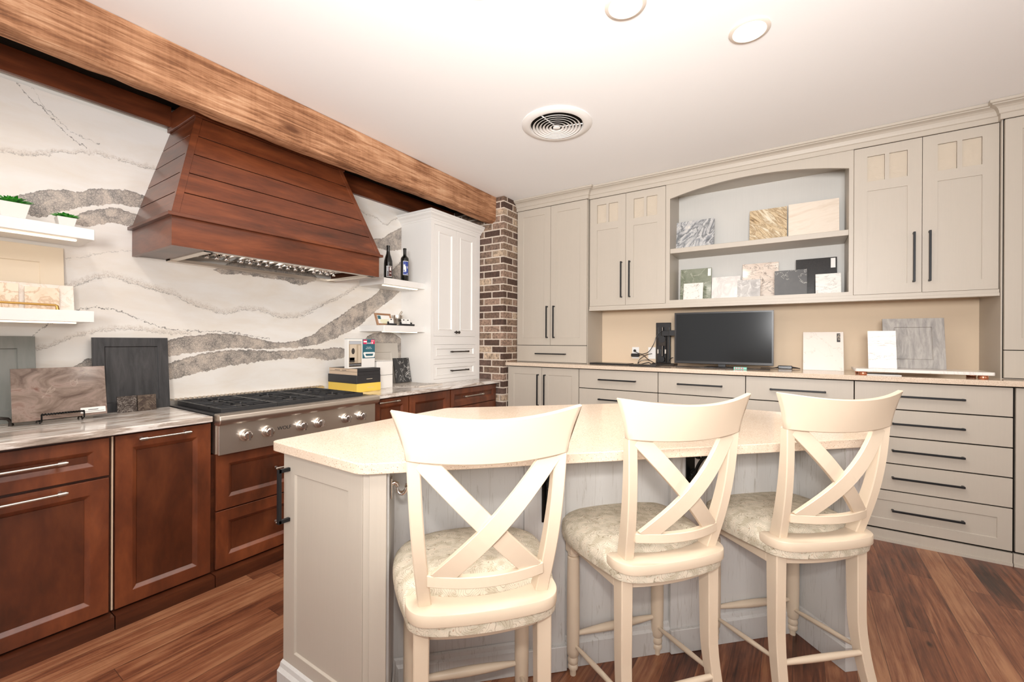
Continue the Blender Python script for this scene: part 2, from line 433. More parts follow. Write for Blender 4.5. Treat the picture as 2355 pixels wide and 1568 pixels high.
vo = g.n('ShaderNodeTexVoronoi', feature='DISTANCE_TO_EDGE'); g.l(p, vo.inputs['Vector']); vo.inputs['Scale'].default_value = 58
vo2 = g.n('ShaderNodeTexVoronoi', feature='DISTANCE_TO_EDGE'); g.l(g.map(p, (1, 1, 1.8)), vo2.inputs['Vector']); vo2.inputs['Scale'].default_value = 105
cellf = g.m_('MINIMUM', g.m_('DIVIDE', vo.outputs[0], .10, clamp=True), g.m_('DIVIDE', vo2.outputs[0], .16, clamp=True))
nb = g.noise(p, 11, 5, .65, .5)
bc = g.ramp(nb.outputs[0], [(.34, (.40, .355, .315)), (.48, (.56, .485, .42)), (.64, (.70, .60, .51))])
bc = g.mix(cellf, g.ramp(nb.outputs[0], [(.4, (.15, .145, .14)), (.62, (.46, .40, .35))]), bc)
bc = g.mix(g.m_('MULTIPLY', edge, .65), bc, (.12, .115, .11))
nw = g.noise(g.map(p, (1, 1, 3)), 2.6, 5, .6, .4)
wc = g.mix(g.ramp(nw.outputs[0], [(.42, (0, 0, 0)), (.7, (1, 1, 1))]), (.88, .845, .80), (.83, .765, .685))
c = g.mix(vs, wc, (.50, .42, .35)); c = g.mix(vt, c, (.13, .12, .11)); c = g.mix(tot, c, bc); g.col(c)
M['slab'] = m

# marble worktop of the range wall
m = mat('range_worktop_marble', rough=.08); g = NG(m); p = g.pos()
n = g.noise(g.map(p, (6, 1.1, 6)), 2.2, 7, .68, 1.3)
c = g.ramp(n.outputs[0], [(.36, (.30, .25, .21)), (.45, (.5, .42, .36)), (.52, (.78, .73, .68)), (.62, (.84, .80, .76)), (.72, (.6, .58, .57))])
g.col(c); M['marbletop'] = m
# speckled cream quartz
def quartz(name, base):
    m = mat(name, base, .12); g = NG(m); p = g.pos()
    v = g.n('ShaderNodeTexVoronoi'); g.l(p, v.inputs['Vector']); v.inputs['Scale'].default_value = 240
    wn = g.sep(v.outputs['Color'])
    k = g.m_('MULTIPLY', g.m_('LESS_THAN', v.outputs['Distance'], .34), g.m_('GREATER_THAN', wn[0], .80))
    k2 = g.m_('MULTIPLY', g.m_('LESS_THAN', v.outputs['Distance'], .5), g.m_('LESS_THAN', wn[1], .25))
    n = g.noise(p, 14, 4, .6)
    c = g.mix(g.m_('MULTIPLY', n.outputs[0], 1.0), tuple(q * .95 for q in base), tuple(min(1, q * 1.05) for q in base))
    c = g.mix(g.m_('MULTIPLY', k2, .35), c, (.9, .82, .7)); c = g.mix(g.m_('MULTIPLY', k, .75), c, (.26, .15, .07))
    g.col(c); return m
M['quartz'] = quartz('cream_speckled_quartz', (.68, .55, .43))
# paisley seat fabric
m = mat('paisley_fabric', rough=.8, spec=.2); g = NG(m); p = g.obj()
nw = g.noise(p, 11, 2, .5); dv_ = g.n('ShaderNodeVectorMath', operation='MULTIPLY_ADD')
g.l(nw.outputs['Color'], dv_.inputs[0]); dv_.inputs[1].default_value = (.10, .10, .10); g.l(p, dv_.inputs[2])
v = g.n('ShaderNodeTexVoronoi'); g.l(dv_.outputs[0], v.inputs['Vector']); v.inputs['Scale'].default_value = 15
r1 = g.m_('SINE', g.m_('MULTIPLY', v.outputs['Distance'], 34.0))
v2 = g.n('ShaderNodeTexVoronoi'); g.l(dv_.outputs[0], v2.inputs['Vector']); v2.inputs['Scale'].default_value = 55
r2 = g.m_('SINE', g.m_('MULTIPLY', v2.outputs['Distance'], 22.0))
l1 = g.m_('SUBTRACT', 1.0, g.m_('DIVIDE', g.m_('ABSOLUTE', r1), .28, clamp=True), clamp=True)
l2 = g.m_('SUBTRACT', 1.0, g.m_('DIVIDE', g.m_('ABSOLUTE', r2), .22, clamp=True), clamp=True)
n3 = g.noise(p, 34, 2); base = g.ramp(n3.outputs[0], [(.38, (.52, .46, .35)), (.5, (.62, .56, .45)), (.62, (.68, .60, .48))])
c = g.mix(g.m_('MULTIPLY', l1, .9), base, (.19, .145, .085)); c = g.mix(g.m_('MULTIPLY', l2, .6), c, (.24, .155, .08))
sp = g.m_('MULTIPLY', g.m_('LESS_THAN', v2.outputs['Distance'], .13), .55); c = g.mix(sp, c, (.34, .17, .09))
g.col(c); M['fabric'] = m
m = mat('oak_grey_stain', (.25, .25, .25), .45)
def stained(name, a, b, rough=.45):
    m = mat(name, a, rough); g = NG(m); n = g.noise(g.map(g.pos(), (16, 16, 1.6)), 2, 5, .65, .8)
    g.col(g.mix(g.ramp(n.outputs[0], [(.35, (0, 0, 0)), (.65, (1, 1, 1))]), a, b)); return m
M['darkstain'] = stained('charcoal_stained_wood', (.022, .022, .024), (.055, .053, .055))
M['greydoor'] = stained('slate_green_paint', (.19, .20, .185), (.22, .225, .21))
M['greystain'] = stained('weathered_grey_stain', (.25, .235, .22), (.42, .39, .36))
M['creamdoor'] = mat('cream_door_paint', (.80, .68, .52), .4)
M['greigedoor'] = mat('greige_sample_paint', (.60, .55, .49), .4)

# ------------------------------------------------------------ room
YB = 4.35; ZC = 2.833
struct(MB().box(-3.6, 3.4, -3.0, YB, -.1, 0).build('floor', M['floor']))
struct(MB().box(-3.6, 3.4, -3.0, YB, ZC, ZC + .1).build('ceiling', M['ceil']))
struct(MB().box(-3.5, WX - .022, -3.0, YB + .1, 0, ZC).build('wall_left', M['plainwall']))
struct(MB().box(-3.5, 3.4, YB, YB + .12, 0, ZC).build('wall_back', M['beige']))
def wall_open(name, T, u0, u1, a, b, z0, z1):
    q = MB(T); q.box(u0, a, -.12, 0, 0, ZC).box(b, u1, -.12, 0, 0, ZC).box(a, b, -.12, 0, 0, z0).box(a, b, -.12, 0, z1, ZC)
    return struct(q.build(name, M['plainwall']))
wall_open('wall_front', lambda u, d, z: (u, -3.0 + d, z), -3.5, 3.4, -2.4, 2.0, .45, 2.55)
wall_open('wall_right', lambda u, d, z: (3.4 - d, u, z), -3.0, YB, -1.2, 2.4, .45, 2.55)
def window(name, T, a, b, z0, z1):
    w_ = MB(T)
    for k in range(4):
        u = a + (b - a) * k / 3; w_.box(u - .03, u + .03, -.10, -.04, z0, z1)
    for z in (z0, z1): w_.box(a - .03, b + .03, -.10, -.03, z - .03, z + .03)
    return struct(w_.build(name, M['white']))
window('window_1', lambda u, d, z: (u, -3.0 + d, z), -2.4, 2.0, .45, 2.55)
window('window_2', lambda u, d, z: (3.4 - d, u, z), -1.2, 2.4, .45, 2.55)

# brick pier and ceiling beam
t = tag(MB().box(WX - .02, -2.555, 3.70, YB - .001, 0, ZC - .001).build('brick_pillar', M['brick']), 'brown brick corner pillar between the white cabinet and the tall grey cabinet', 'pillar')
q = MB(); n = 60
prof0 = [(-2.655, ZC - .002), (-2.655, 2.60), (-2.668, 2.577), (-2.70, 2.566), (-2.755, 2.568), (-2.775, 2.585), (-2.78, ZC - .002)]
L = []
for i in range(n + 1):
    y = -1.5 + (3.698 + 1.5) * i / n; rr = []
    for j, (x, z) in enumerate(prof0):
        k = 0 if j in (0, 6) else 1
        rr.append((x + R.uniform(-.004, .004) * k + .005 * math.sin(y * 3.1) * k, y, z + R.uniform(-.004, .004) * k + .006 * math.sin(y * 2.3 + 1) * k))
    L.append(rr)
q.loops(L)
tag(q.build('ceiling_beam', M['beam'], smooth=True), 'rough-sawn reclaimed wood beam along the ceiling above the range hood', 'beam')

# ------------------------------------------------------------ generic cabinet pieces
def panel(q, u0, u1, z0, z1, d0, t, fr, rec=.008, sl=.003, lip=0):
    L = [(u0, u1, z0, z1, d0), (u0, u1, z0, z1, d0 + t)]
    if fr:
        L.append((u0 + fr, u1 - fr, z0 + fr, z1 - fr, d0 + t))
        if lip:
            L.append((u0 + fr + .004, u1 - fr - .004, z0 + fr + .004, z1 - fr - .004, d0 + t + lip))
            L.append((u0 + fr + .008, u1 - fr - .008, z0 + fr + .008, z1 - fr - .008, d0 + t + lip * .5))
        e = fr + sl + (.008 if lip else 0)
        L.append((u0 + e, u1 - e, z0 + e, z1 - e, d0 + t - rec))
    return q.rl(L)
def barpull(T, par, u0, u1, z0, z1, d, mt='black', w=.006, so=.030, name='handle'):
    q = MB(T); vert = abs(z1 - z0) > abs(u1 - u0)
    if vert:
        q.box(u0 - w, u0 + w, d + so - .006, d + so + .006, z0, z1)
        for z in (z0 + .0, z1 - .012): q.box(u0 - w * .9, u0 + w * .9, d, d + so, z, z + .012)
    else:
        q.box(u0, u1, d + so - .006, d + so + .006, z0 - w, z0 + w)
        for u in (u0 + .0, u1 - .012): q.box(u, u + .012, d, d + so, z0 - w * .9, z0 + w * .9)
    return q.build(name, M[mt], par, bevel=.0012)
def roundpull(T, par, u0, u1, z, d, mt='nickel', r=.006, so=.032):
    q = MB(T)
    q.tube([(u0 - .006, d + so, z), (u1 + .006, d + so, z)], r, 12)
    for u in (u0 + .012, u1 - .012):
        q.tube([(u - .013, d + so, z), (u + .013, d + so, z)], r * 1.55, 12)
        q.tube([(u, d, z), (u, d + so, z)], [r * 1.5, r * .8], 10)
    return q.build('handle', M[mt], par, smooth=True)

# ------------------------------------------------------------ RANGE WALL
XF = -2.643   # carcass front; door faces at XF+.02
TL = TLf(XF)
DB = dict(fr=.062, rec=.011, sl=.018)
tag(MB().box(WX - .02, WX, -.7, 3.70, .9145, 2.604).build('backsplash_slab', M['slab']), 'full-height white quartz slab with bold grey veins behind the range hood', 'backsplash')
def lowcab(y0, y1, label, group='cherry base cabinets on the range wall', top_=.882):
    t = thing('base_cabinet', label, 'cabinet', (-2.95, (y0 + y1) / 2, 0), 0, group)
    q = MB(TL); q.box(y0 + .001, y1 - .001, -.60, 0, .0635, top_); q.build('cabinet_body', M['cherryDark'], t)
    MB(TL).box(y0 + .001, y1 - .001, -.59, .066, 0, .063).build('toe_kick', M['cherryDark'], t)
    return t
# toe boards stand slightly forward as in the photo, door bottoms end above them
def cdoor(t, y0, y1, z0, z1, name='door', fr=.062):
    q = MB(TL); q.rl([(y0, y1, z0, z1, 0), (y0, y1, z0, z1, .02), (y0 + fr, y1 - fr, z0 + fr, z1 - fr, .02), (y0 + fr + .018, y1 - fr - .018, z0 + fr + .018, z1 - fr - .018, .007)], True, False)
    o = q.build(name, M['cherry'], t, bevel=.0012)
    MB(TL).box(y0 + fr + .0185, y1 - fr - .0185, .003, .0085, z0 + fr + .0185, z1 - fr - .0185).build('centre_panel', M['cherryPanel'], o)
    return o
c = lowcab(.035, .640, 'cherry base cabinet with a drawer over one door, leftmost on the range wall')
d = cdoor(c, .038, .630, .700, .870, 'drawer', .052); roundpull(TL, d, .25, .485, .793, .02)
d = cdoor(c, .038, .630, .072, .688, 'door'); roundpull(TL, d, .25, .485, .664, .02)
c = lowcab(.642, 1.044, 'cherry pull-out cabinet with one tall front, left of the cooktop')
MB(TL).box(.640, .646, 0, .012, .072, .872).build('lit_filler_edge', M['kraft'], c)  # filler in a pale colour that paints its lit edge
d = cdoor(c, .652, 1.040, .072, .872); roundpull(TL, d, .735, .935, .847, .02)
c = lowcab(1.046, 2.098, 'wide cherry two-drawer cabinet under the gas cooktop', top_=.698)
d = cdoor(c, 1.066, 2.093, .390, .700, 'drawer'); roundpull(TL, d, 1.375, 1.79, .553, .02)
d = cdoor(c, 1.066, 2.093, .072, .383, 'drawer'); roundpull(TL, d, 1.375, 1.79, .229, .02)
c = lowcab(2.100, 2.456, 'narrow cherry pull-out cabinet just right of the cooktop')
d = cdoor(c, 2.108, 2.450, .072, .872, fr=.055); roundpull(TL, d, 2.14, 2.33, .850, .02)
c = lowcab(2.458, 2.956, 'cherry base cabinet with a plain door, second from the brick pillar')
d = cdoor(c, 2.464, 2.950, .072, .872)
c = lowcab(2.958, 3.690, 'cherry drawer cabinet beside the brick pillar')
d = cdoor(c, 2.966, 3.662, .712, .872, 'drawer', .045); roundpull(TL, d, 3.13, 3.41, .798, .02)
d = cdoor(c, 2.966, 3.662, .392, .704, 'drawer', .055); roundpull(TL, d, 3.13, 3.41, .60, .02)
d = cdoor(c, 2.966, 3.662, .072, .384, 'drawer', .055); roundpull(TL, d, 3.13, 3.41, .28, .02)
# worktops
def top(y0, y1, label):
    q = MB(TLf(0)); q.box(y0, y1, WX + .001, -2.588, .884, .914)
    return tag(q.build('worktop', M['marbletop'], bevel=.004, seg=2), label, 'countertop', 'marble worktops on the range wall')
top(.035, 1.036, 'polished veined marble worktop left of the cooktop')
top(2.092, 3.697, 'polished white marble worktop right of the cooktop, reaching the brick pillar')

# cooktop
ck = thing('cooktop', 'stainless steel six-burner gas cooktop with six front knobs', 'cooktop', (-2.9, 1.565, .70))
CY0, CY1 = 1.046, 2.088
q = MB(); q.box(WX + .02, -2.60, CY0 + .006, CY1 - .006, .705, .905)
q.build('cooktop_body', M['steel'], ck)
q = MB(); q.box(-2.60, -2.575, CY0 + .012, CY1 - .006, .700, .868); q.build('control_panel', M['steel'], ck, bevel=.002)
q = MB(); q.loops([[(x, y, z) for x, z in ((-2.60, .862), (-2.556, .862), (-2.535, .872), (-2.528, .893), (-2.533, .914), (-2.552, .923), (-2.60, .924))] for y in (CY0, CY1)])
q.build('bullnose', M['steel'], ck, bevel=.003)
q = MB(); q.box(WX + .03, -2.60, CY0, CY1, .905, .917); q.build('burner_deck', M['castiron'], ck)
q = MB(); q.box(WX + .001, WX + .05, CY0, CY1, .905, .945)
for k in range(40):
    y = CY0 + .02 + k * (CY1 - CY0 - .04) / 39; q.box(WX + .001, WX + .05, y, y + .008, .945, .952)
q.build('rear_trim', M['steel'], ck)
for i, y in enumerate((1.190, 1.310, 1.515, 1.632, 1.832, 1.955)):
    kb = MB(); kb.lathe([(.033, 0), (.033, .006), (.028, .010)], (-2.575, y, .790), 28, 'x'); kp = kb.build('knob', M['steel'], ck, smooth=True)
    kb = MB(); kb.lathe([(.026, .008), (.026, .030), (.023, .040), (.018, .043)], (-2.575, y, .790), 28, 'x')
    kb.box(-2.545, -2.520, y - .007, y + .007, .766, .814); kb.build('knob_grip', M['chrome'], kp, bevel=.0015)
def text(s, size, mt, par, loc, rot, ext=.0006, name='lettering'):
    cu = bpy.data.curves.new('t', 'FONT'); cu.body = s; cu.size = size; cu.extrude = ext; cu.align_x = 'CENTER'; cu.align_y = 'CENTER'
    ob = bpy.data.objects.new('t', cu); C.objects.link(ob)
    dg = bpy.context.evaluated_depsgraph_get(); me = bpy.data.meshes.new_from_object(ob.evaluated_get(dg))
    bpy.data.objects.remove(ob); bpy.data.curves.remove(cu)
    Mx = Matrix.Translation(loc) @ rot
    o0 = par; P = Matrix.Identity(4)
    while o0 is not None: P = o0.matrix_basis @ P; o0 = o0.parent
    me.transform(P.inverted() @ Mx)
    me.materials.clear(); me.materials.append(mt)
    o = bpy.data.objects.new(name, me); C.objects.link(o); o.parent = par; return o
RL = Matrix(((0, 0, 1, 0), (1, 0, 0, 0), (0, 1, 0, 0), (0, 0, 0, 1)))   # text facing +X, reading along +Y
RB = Matrix(((1, 0, 0, 0), (0, 0, -1, 0), (0, 1, 0, 0), (0, 0, 0, 1)))  # text facing -Y, reading along +X
text('WOLF', .030, M['blackplastic'], ck, Vector((-2.5742, 1.412, .793)), RL)
for gi in range(3):
    y0 = 1.082 + gi * .3065; y1 = y0 + .3045; x0, x1 = -3.19, -2.608; zt = .944; w_ = .006
    q = MB()
    for a, b in ((x0, x0 + .014), (x1 - .014, x1)): q.box(a, b, y0, y1, .918, zt)
    for a, b in ((y0, y0 + .012), (y1 - .012, y1)): q.box(x0 + .0145, x1 - .0145, a, b, .9185, zt - .0003)
    xm = (x0 + x1) / 2; q.box(xm - .006, xm + .006, y0 + .0125, y1 - .0125, .928, zt - .0006)
    ym = (y0 + y1) / 2
    for xc in ((x0 + xm) / 2, (x1 + xm) / 2):
        for sx, sy_ in ((1, 1), (1, -1), (-1, 1), (-1, -1)):
            a = (xc + sx * .035, ym + sy_ * .028, zt - .005); b = (xc + sx * .075, ym + sy_ * .05, zt - .005); c_ = (xc + sx * .135, ym + sy_ * .10, zt - .005)
            q.tube([a, b], .005, 4); q.tube([b, (xc + sx * .05, ym + sy_ * .145, zt - .005)], .005, 4)
        q.box(xc - .14, xc - .05, ym - .005, ym + .005, zt - .012, zt); q.box(xc + .05, xc + .14, ym - .005, ym + .005, zt - .012, zt)
        q.box(xc - .005, xc + .005, y0, ym - .045, zt - .012, zt); q.box(xc - .005, xc + .005, ym + .045, y1, zt - .012, zt)
    q.build('grate', M['castiron'], ck)
    for xc in ((x0 + xm) / 2, (x1 + xm) / 2):
        q = MB(); q.lathe([(.05, 0), (.05, .006), (.032, .008), (.032, .015), (.028, .018)], (xc, ym, .917), 24); q.build('burner', M['castiron'], ck, smooth=True)

# range hood
hd = thing('range_hood', 'large tapered cherry wood range hood with shiplap boards', 'range hood', (-2.97, 1.53, 1.80))
HB = (-2.672, .878, 2.200, 1.975); HT = (-2.885, 1.062, 2.016, 2.600)
def hp(k): return [HB[i] + (HT[i] - HB[i]) * k for i in range(4)]
q = MB(); a, b = HB, HT
q.loops([[(WX + .001, h[1] + .01, h[3]), (h[0] - .01, h[1] + .01, h[3]), (h[0] - .01, h[2] - .01, h[3]), (WX + .001, h[2] - .01, h[3])] for h in (a, b)])
q.build('hood_core', M['gapshade'], hd)  # black core puts painted shade into the board grooves
nb_ = 5
qf = MB(); qs = MB(); qr = MB()
for k in range(nb_):
    k0, k1 = k / nb_ + .004, (k + 1) / nb_ - .004
    h0, h1 = hp(k0), hp(k1)
    qf.loops([[(h[0] + dd, h[1] + .03, h[3]), (h[0] + dd, h[2] - .03, h[3])] [::1] + [(h[0] + dd - .012, h[2] - .03, h[3]), (h[0] + dd - .012, h[1] + .03, h[3])] for h, dd in ((h0, .001), (h1, .001))])
    qs.loops([[(WX + .001, h[1], h[3]), (h[0] - .004, h[1], h[3]), (h[0] - .004, h[1] + .012, h[3]), (WX + .001, h[1] + .012, h[3])] for h in (h0, h1)])
    qr.loops([[(WX + .001, h[2], h[3]), (h[0] - .004, h[2], h[3]), (h[0] - .004, h[2] - .012, h[3]), (WX + .001, h[2] - .012, h[3])] for h in (h0, h1)])
qf.build('shiplap_front', M['cherryH'], hd, bevel=.001); qs.build('shiplap_side', M['cherryH'], hd, bevel=.001); qr.build('shiplap_side', M['cherryH'], hd, bevel=.001)
for i, sg in ((1, 1), (2, -1)):
    q = MB(); q.loops([[(h[0] + .004, h[i] - sg * .002, h[3]), (h[0] + .004, h[i] + sg * .032, h[3]), (h[0] - .012, h[i] + sg * .032, h[3]), (h[0] - .02, h[i] - sg * .002, h[3])] for h in (HB, HT)]); q.build('corner_trim', M['cherryH'], hd, bevel=.001)
def ring(prof, x, y0, y1):
    q = MB(); q.moulding([(WX + .001, y0), (x, y0), (x, y1), (WX + .001, y1)], prof); return q
# outward is to the right when walking wall -> front -> wall (left side has lower y)
ring([(0, 1.957), (.022, 1.957), (.022, 1.975), (.004, 1.980), (-.02, 1.980), (-.02, 1.957)], -2.68, .881, 2.197).build('waist_moulding', M['cherryH'], hd, bevel=.001)
ring([(-.02, 1.806), (0, 1.806), (0, 1.9565), (-.02, 1.9565)], -2.68, .881, 2.197).build('lower_band', M['cherryH'], hd)
ring([(-.03, 2.600), (.012, 2.600), (.012, 2.625), (.004, 2.632), (.004, 2.72), (-.03, 2.72)], -2.885, 1.060, 2.018).build('collar', M['cherryH'], hd, bevel=.001)
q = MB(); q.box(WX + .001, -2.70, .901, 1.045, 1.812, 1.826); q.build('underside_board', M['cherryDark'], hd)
q = MB(); q.box(WX + .06, -2.705, 2.12, 2.177, 1.806, 1.82); q.box(WX + .001, WX + .06, 1.045, 2.177, 1.800, 1.82); q.box(-2.735, -2.70, 1.045, 2.177, 1.806, 1.82); q.box(WX + .001, -2.705, 1.045, 1.085, 1.806, 1.82)
q.box(WX + .001, -2.70, .901, 2.177, 1.93, 1.945)
q.build('hood_liner', M['steel'], hd)
q = MB(); 
for k in range(4):
    y0 = 1.095 + k * .256
    q.box(WX + .07, -2.74, y0, y0 + .25, 1.868, 1.874)
    for j in range(5):
        yy = y0 + .008 + j * .048
        q.loops([[(x, yy, 1.862), (x, yy + .030, 1.862), (x, yy + .024, 1.846), (x, yy + .006, 1.846)] for x in (WX + .09, -2.75)])
q.build('baffle_filter', M['chrome'], hd)
for k in range(4):
    for j in range(4):
        yy = 1.13 + k * .256 + j * .056
        q = MB(); q.lathe([(.011, 0), (.013, .004), (.012, .022), (.006, .028)], (-3.06, yy, 1.826), 14); q.build('hood_button', M['chrome'], hd, smooth=True)

# cherry fascia over the slab, black box above putting the hollow's shade into colour
q = MB(); q.box(WX + .001, -3.236, -.6, 1.0595, 2.632, 2.757); q.build('trim_1', M['cherryH'])['kind'] = 'structure'
q = MB(); q.box(WX + .001, -3.236, 2.023, 3.695, 2.605, 2.757); q.build('trim_2', M['cherryH'])['kind'] = 'structure'
q = MB(); q.box(WX + .001, -2.785, -1.4, 3.695, 2.758, ZC - .002); q.build('recess_shade_box', M['gapshade'])['kind'] = 'structure'
q = MB(); q.box(WX + .0005, WX + .006, -.6, 1.06, 2.627, 2.632); q.build('trim_4', M['steel'])['kind'] = 'structure'

# floating shelves
def fshelf(y0, y1, x1, z0, z1, label, group, strip):
    t = thing('floating_shelf', label, 'shelf', ((WX + x1) / 2, (y0 + y1) / 2, z0), 0, group)
    MB().box(WX + .001, x1, y0, y1, z0, z1).build('shelf_board', M['white'], t, bevel=.002)
    MB().box(x1 - .075, x1 - .055, strip[0], strip[1], z0 - .007, z0 + .001).build('led_strip', M['led'], t)
    return t
fshelf(-.25, .655, -2.97, 1.820, 1.875, 'thick white floating shelf holding the two potted succulents', 'white floating shelves left of the hood', (-.15, .60))
fshelf(-.25, .655, -2.97, 1.405, 1.462, 'thick white floating shelf holding the cream door sample and brass pull', 'white floating shelves left of the hood', (-.15, .60))
fshelf(2.460, 2.944, -2.935, 1.803, 1.858, 'white floating shelf holding the two wine bottles', 'white floating shelves right of the hood', (2.50, 2.90))
fshelf(2.460, 2.944, -2.935, 1.399, 1.452, 'white floating shelf holding the framed certificate and metal pot', 'white floating shelves right of the hood', (2.50, 2.90))

# white hutch cabinet
wc_ = thing('hutch_cabinet', 'tall white hutch cabinet standing on the marble worktop by the brick pillar', 'cabinet', (-3.06, 3.325, .914))
TWc = TLf(-2.880)
q = MB(); q.box(WX + .001, -2.880, 2.946, 3.690, .9145, 2.47)
q.build('cabinet_body', M['white'], wc_)
q = MB(TWc)   # face frame
q.box(2.946, 2.989, 0, .018, .9145, 2.47); q.box(3.624, 3.690, 0, .018, .9145, 2.47)
for a, b in ((.9145, .953), (1.097, 1.142), (1.282, 1.362), (2.425, 2.47)): q.box(2.989, 3.624, 0, .018, a, b)
q.build('face_frame', M['white'], wc_)
for a, b, n_ in ((2.991, 3.304, 0), (3.307, 3.622, 1)):
    q = MB(TWc); panel(q, a, b, 1.3645, 2.4225, 0, .018, .058, .009, .006, .004); d = q.build('door', M['white'], wc_)
    yk = 3.285 if n_ == 0 else 3.326
    MB(TWc).lathe([(.006, 0), (.006, .014), (.014, .020), (.015, .026), (.009, .032)], (yk, .018, 1.405), 16, 'y').build('knob', M['bronze'], d, smooth=True)
for z0, z1 in ((.955, 1.095), (1.144, 1.280)):
    q = MB(TWc); panel(q, 2.991, 3.622, z0, z1, 0, .018, .03, .008, .006, .003); d = q.build('drawer', M['white'], wc_)
    zc = (z0 + z1) / 2; q = MB(TWc); q.tube([(3.215, .046, zc), (3.25, .046, zc), (3.345, .048, zc), (3.44, .046, zc), (3.475, .046, zc)], [.009, .006, .0065, .006, .009], 12)
    for u in (3.23, 3.46): q.tube([(u, .017, zc), (u, .046, zc)], [.007, .005], 10)
    q.build('handle', M['bronze'], d, smooth=True)
CRW = [(0, 2.455), (.006, 2.455), (.010, 2.470), (.016, 2.474), (.030, 2.492), (.046, 2.503), (.052, 2.510), (.052, 2.518), (.060, 2.520), (.060, 2.540), (-.02, 2.540), (-.02, 2.455)]
q = MB(); q.moulding([(WX + .001, 2.946), (-2.862, 2.946), (-2.862, 3.698)], CRW); q.box(WX + .001, -2.87, 2.95, 3.690, 2.4705, 2.536); q.build('crown_moulding', M['white'], wc_)

# ------------------------------------------------------------ DESK WALL
YFc = 3.788; TG = TBk(YFc); ZG = 1.0974
GD = 'grey base cabinets along the desk wall'
def gbase(x0, x1, label):
    t = thing('base_cabinet', label, 'cabinet', ((x0 + x1) / 2, 4.05, 0), 0, GD)
    MB(TG).box(x0 + .0006, x1 - .0006, -.56, -.001, .02, 1.0635).build('cabinet_body', M['gapshade'], t)  # body coloured black to paint shade into the seams between fronts
    q = MB(TG); q.box(x0 + .0006, x1 - .0006, -.03, .018, .0, .075); q.box(x0 + .0006, x1 - .0006, .018, .026, .0, .018); q.build('toe_kick', M['grey'], t)
    return t
def gdrawers(t, x0, x1, h0, h1, last=True):
    zs = [(.884, 1.056), (.703, .8765), (.525, .695), (.345, .517), (.088, .337)]
    hz = (.970, .789, .612, .433, .217)
    for (a, b), hzz in zip(zs, hz):
        q = MB(TG)
        if a < .1: panel(q, x0 + .002, x1 - .002, a, b, 0, .02, .062, .006, .002)
        else: panel(q, x0 + .002, x1 - .002, a, b, 0, .02, 0)
        d = q.build('drawer', M['grey'], t, bevel=.0008); barpull(TG, d, h0, h1, hzz, hzz, .02)
c = gbase(-2.545, -1.731, 'grey two-door base cabinet beside the brick pillar')
for a, b, hx in ((-2.541, -2.137, -2.172), (-2.133, -1.733, -2.094)):
    q = MB(TG); panel(q, a, b, .088, 1.056, 0, .02, .072, .006, .002); d = q.build('door', M['grey'], c, bevel=.0008); barpull(TG, d, hx, hx, .67, .988, .02)
MB(TG).box(-2.553, -2.546, -.06, .0, 0, 1.0635).build('scribe_strip', M['grey'], c)
for x0, x1, h0, h1, lb in ((-1.7275, -.994, -1.527, -1.181, 'grey five-drawer cabinet right of the two-door base cabinet, below the keyboards'),
                           (-.992, -.3332, -.833, -.493, 'grey five-drawer cabinet directly below the monitor'),
                           (-.3315, .3255, -.171, .169, 'grey five-drawer cabinet below the white sample marked NEW'),
                           (.3275, 1.068, .522, .862, 'grey five-drawer cabinet at the right end, fully visible beside the third stool')):
    c = gbase(x0, x1, lb); gdrawers(c, x0, x1, h0, h1)
c = gbase(1.071, 1.75, 'grey base cabinet door at the right edge of the photo')
q = MB(TG); panel(q, 1.078, 1.74, .088, 1.056, 0, .02, .12, .006, .002); q.build('door', M['grey'], c, bevel=.0008)
q = MB(); q.box(-2.562, 1.80, 3.738, YB - .001, 1.0645, ZG)
tag(q.build('desk_worktop', M['quartz'], bevel=.003, seg=2), 'long speckled cream quartz worktop on the grey desk-wall cabinets', 'countertop')

# tall left cabinet
TT = TBk(3.967)
c = thing('tall_cabinet', 'tall grey two-door cabinet on the worktop beside the brick pillar', 'cabinet', (-2.14, 4.15, ZG))
q = MB(TT); q.box(-2.552, -1.729, -.382, 0, ZG, 2.755); q.build('cabinet_body', M['grey'], c)
MB(TT).box(-2.549, -1.735, 0, .0018, 1.10, 2.75).build('reveal_shade', M['gapshade'], c)  # black sheet painting the shade between doors and drawer
for a, b, hx in ((-2.545, -2.139, -2.170), (-2.135, -1.733, -2.090)):
    q = MB(TT); panel(q, a, b, 1.2795, 2.7195, .002, .018, .074, .006, .002); d = q.build('door', M['grey'], c, bevel=.0008); barpull(TT, d, hx, hx, 1.353, 1.684, .02)
q = MB(TT); q.box(-2.545, -1.733, .002, .02, 1.104, 1.2745); d = q.build('drawer', M['grey'], c, bevel=.0008); barpull(TT, d, -2.304, -1.954, 1.189, 1.189, .02)
CRP = [(-.02, 2.722), (.002, 2.722), (.010, 2.722), (.010, 2.755), (.014, 2.757), (.017, 2.760), (.019, 2.772), (.025, 2.786), (.035, 2.797), (.048, 2.803), (.058, 2.805), (.058, 2.812), (.062, 2.813), (.070, 2.815), (.070, 2.8315), (-.02, 2.8315)]

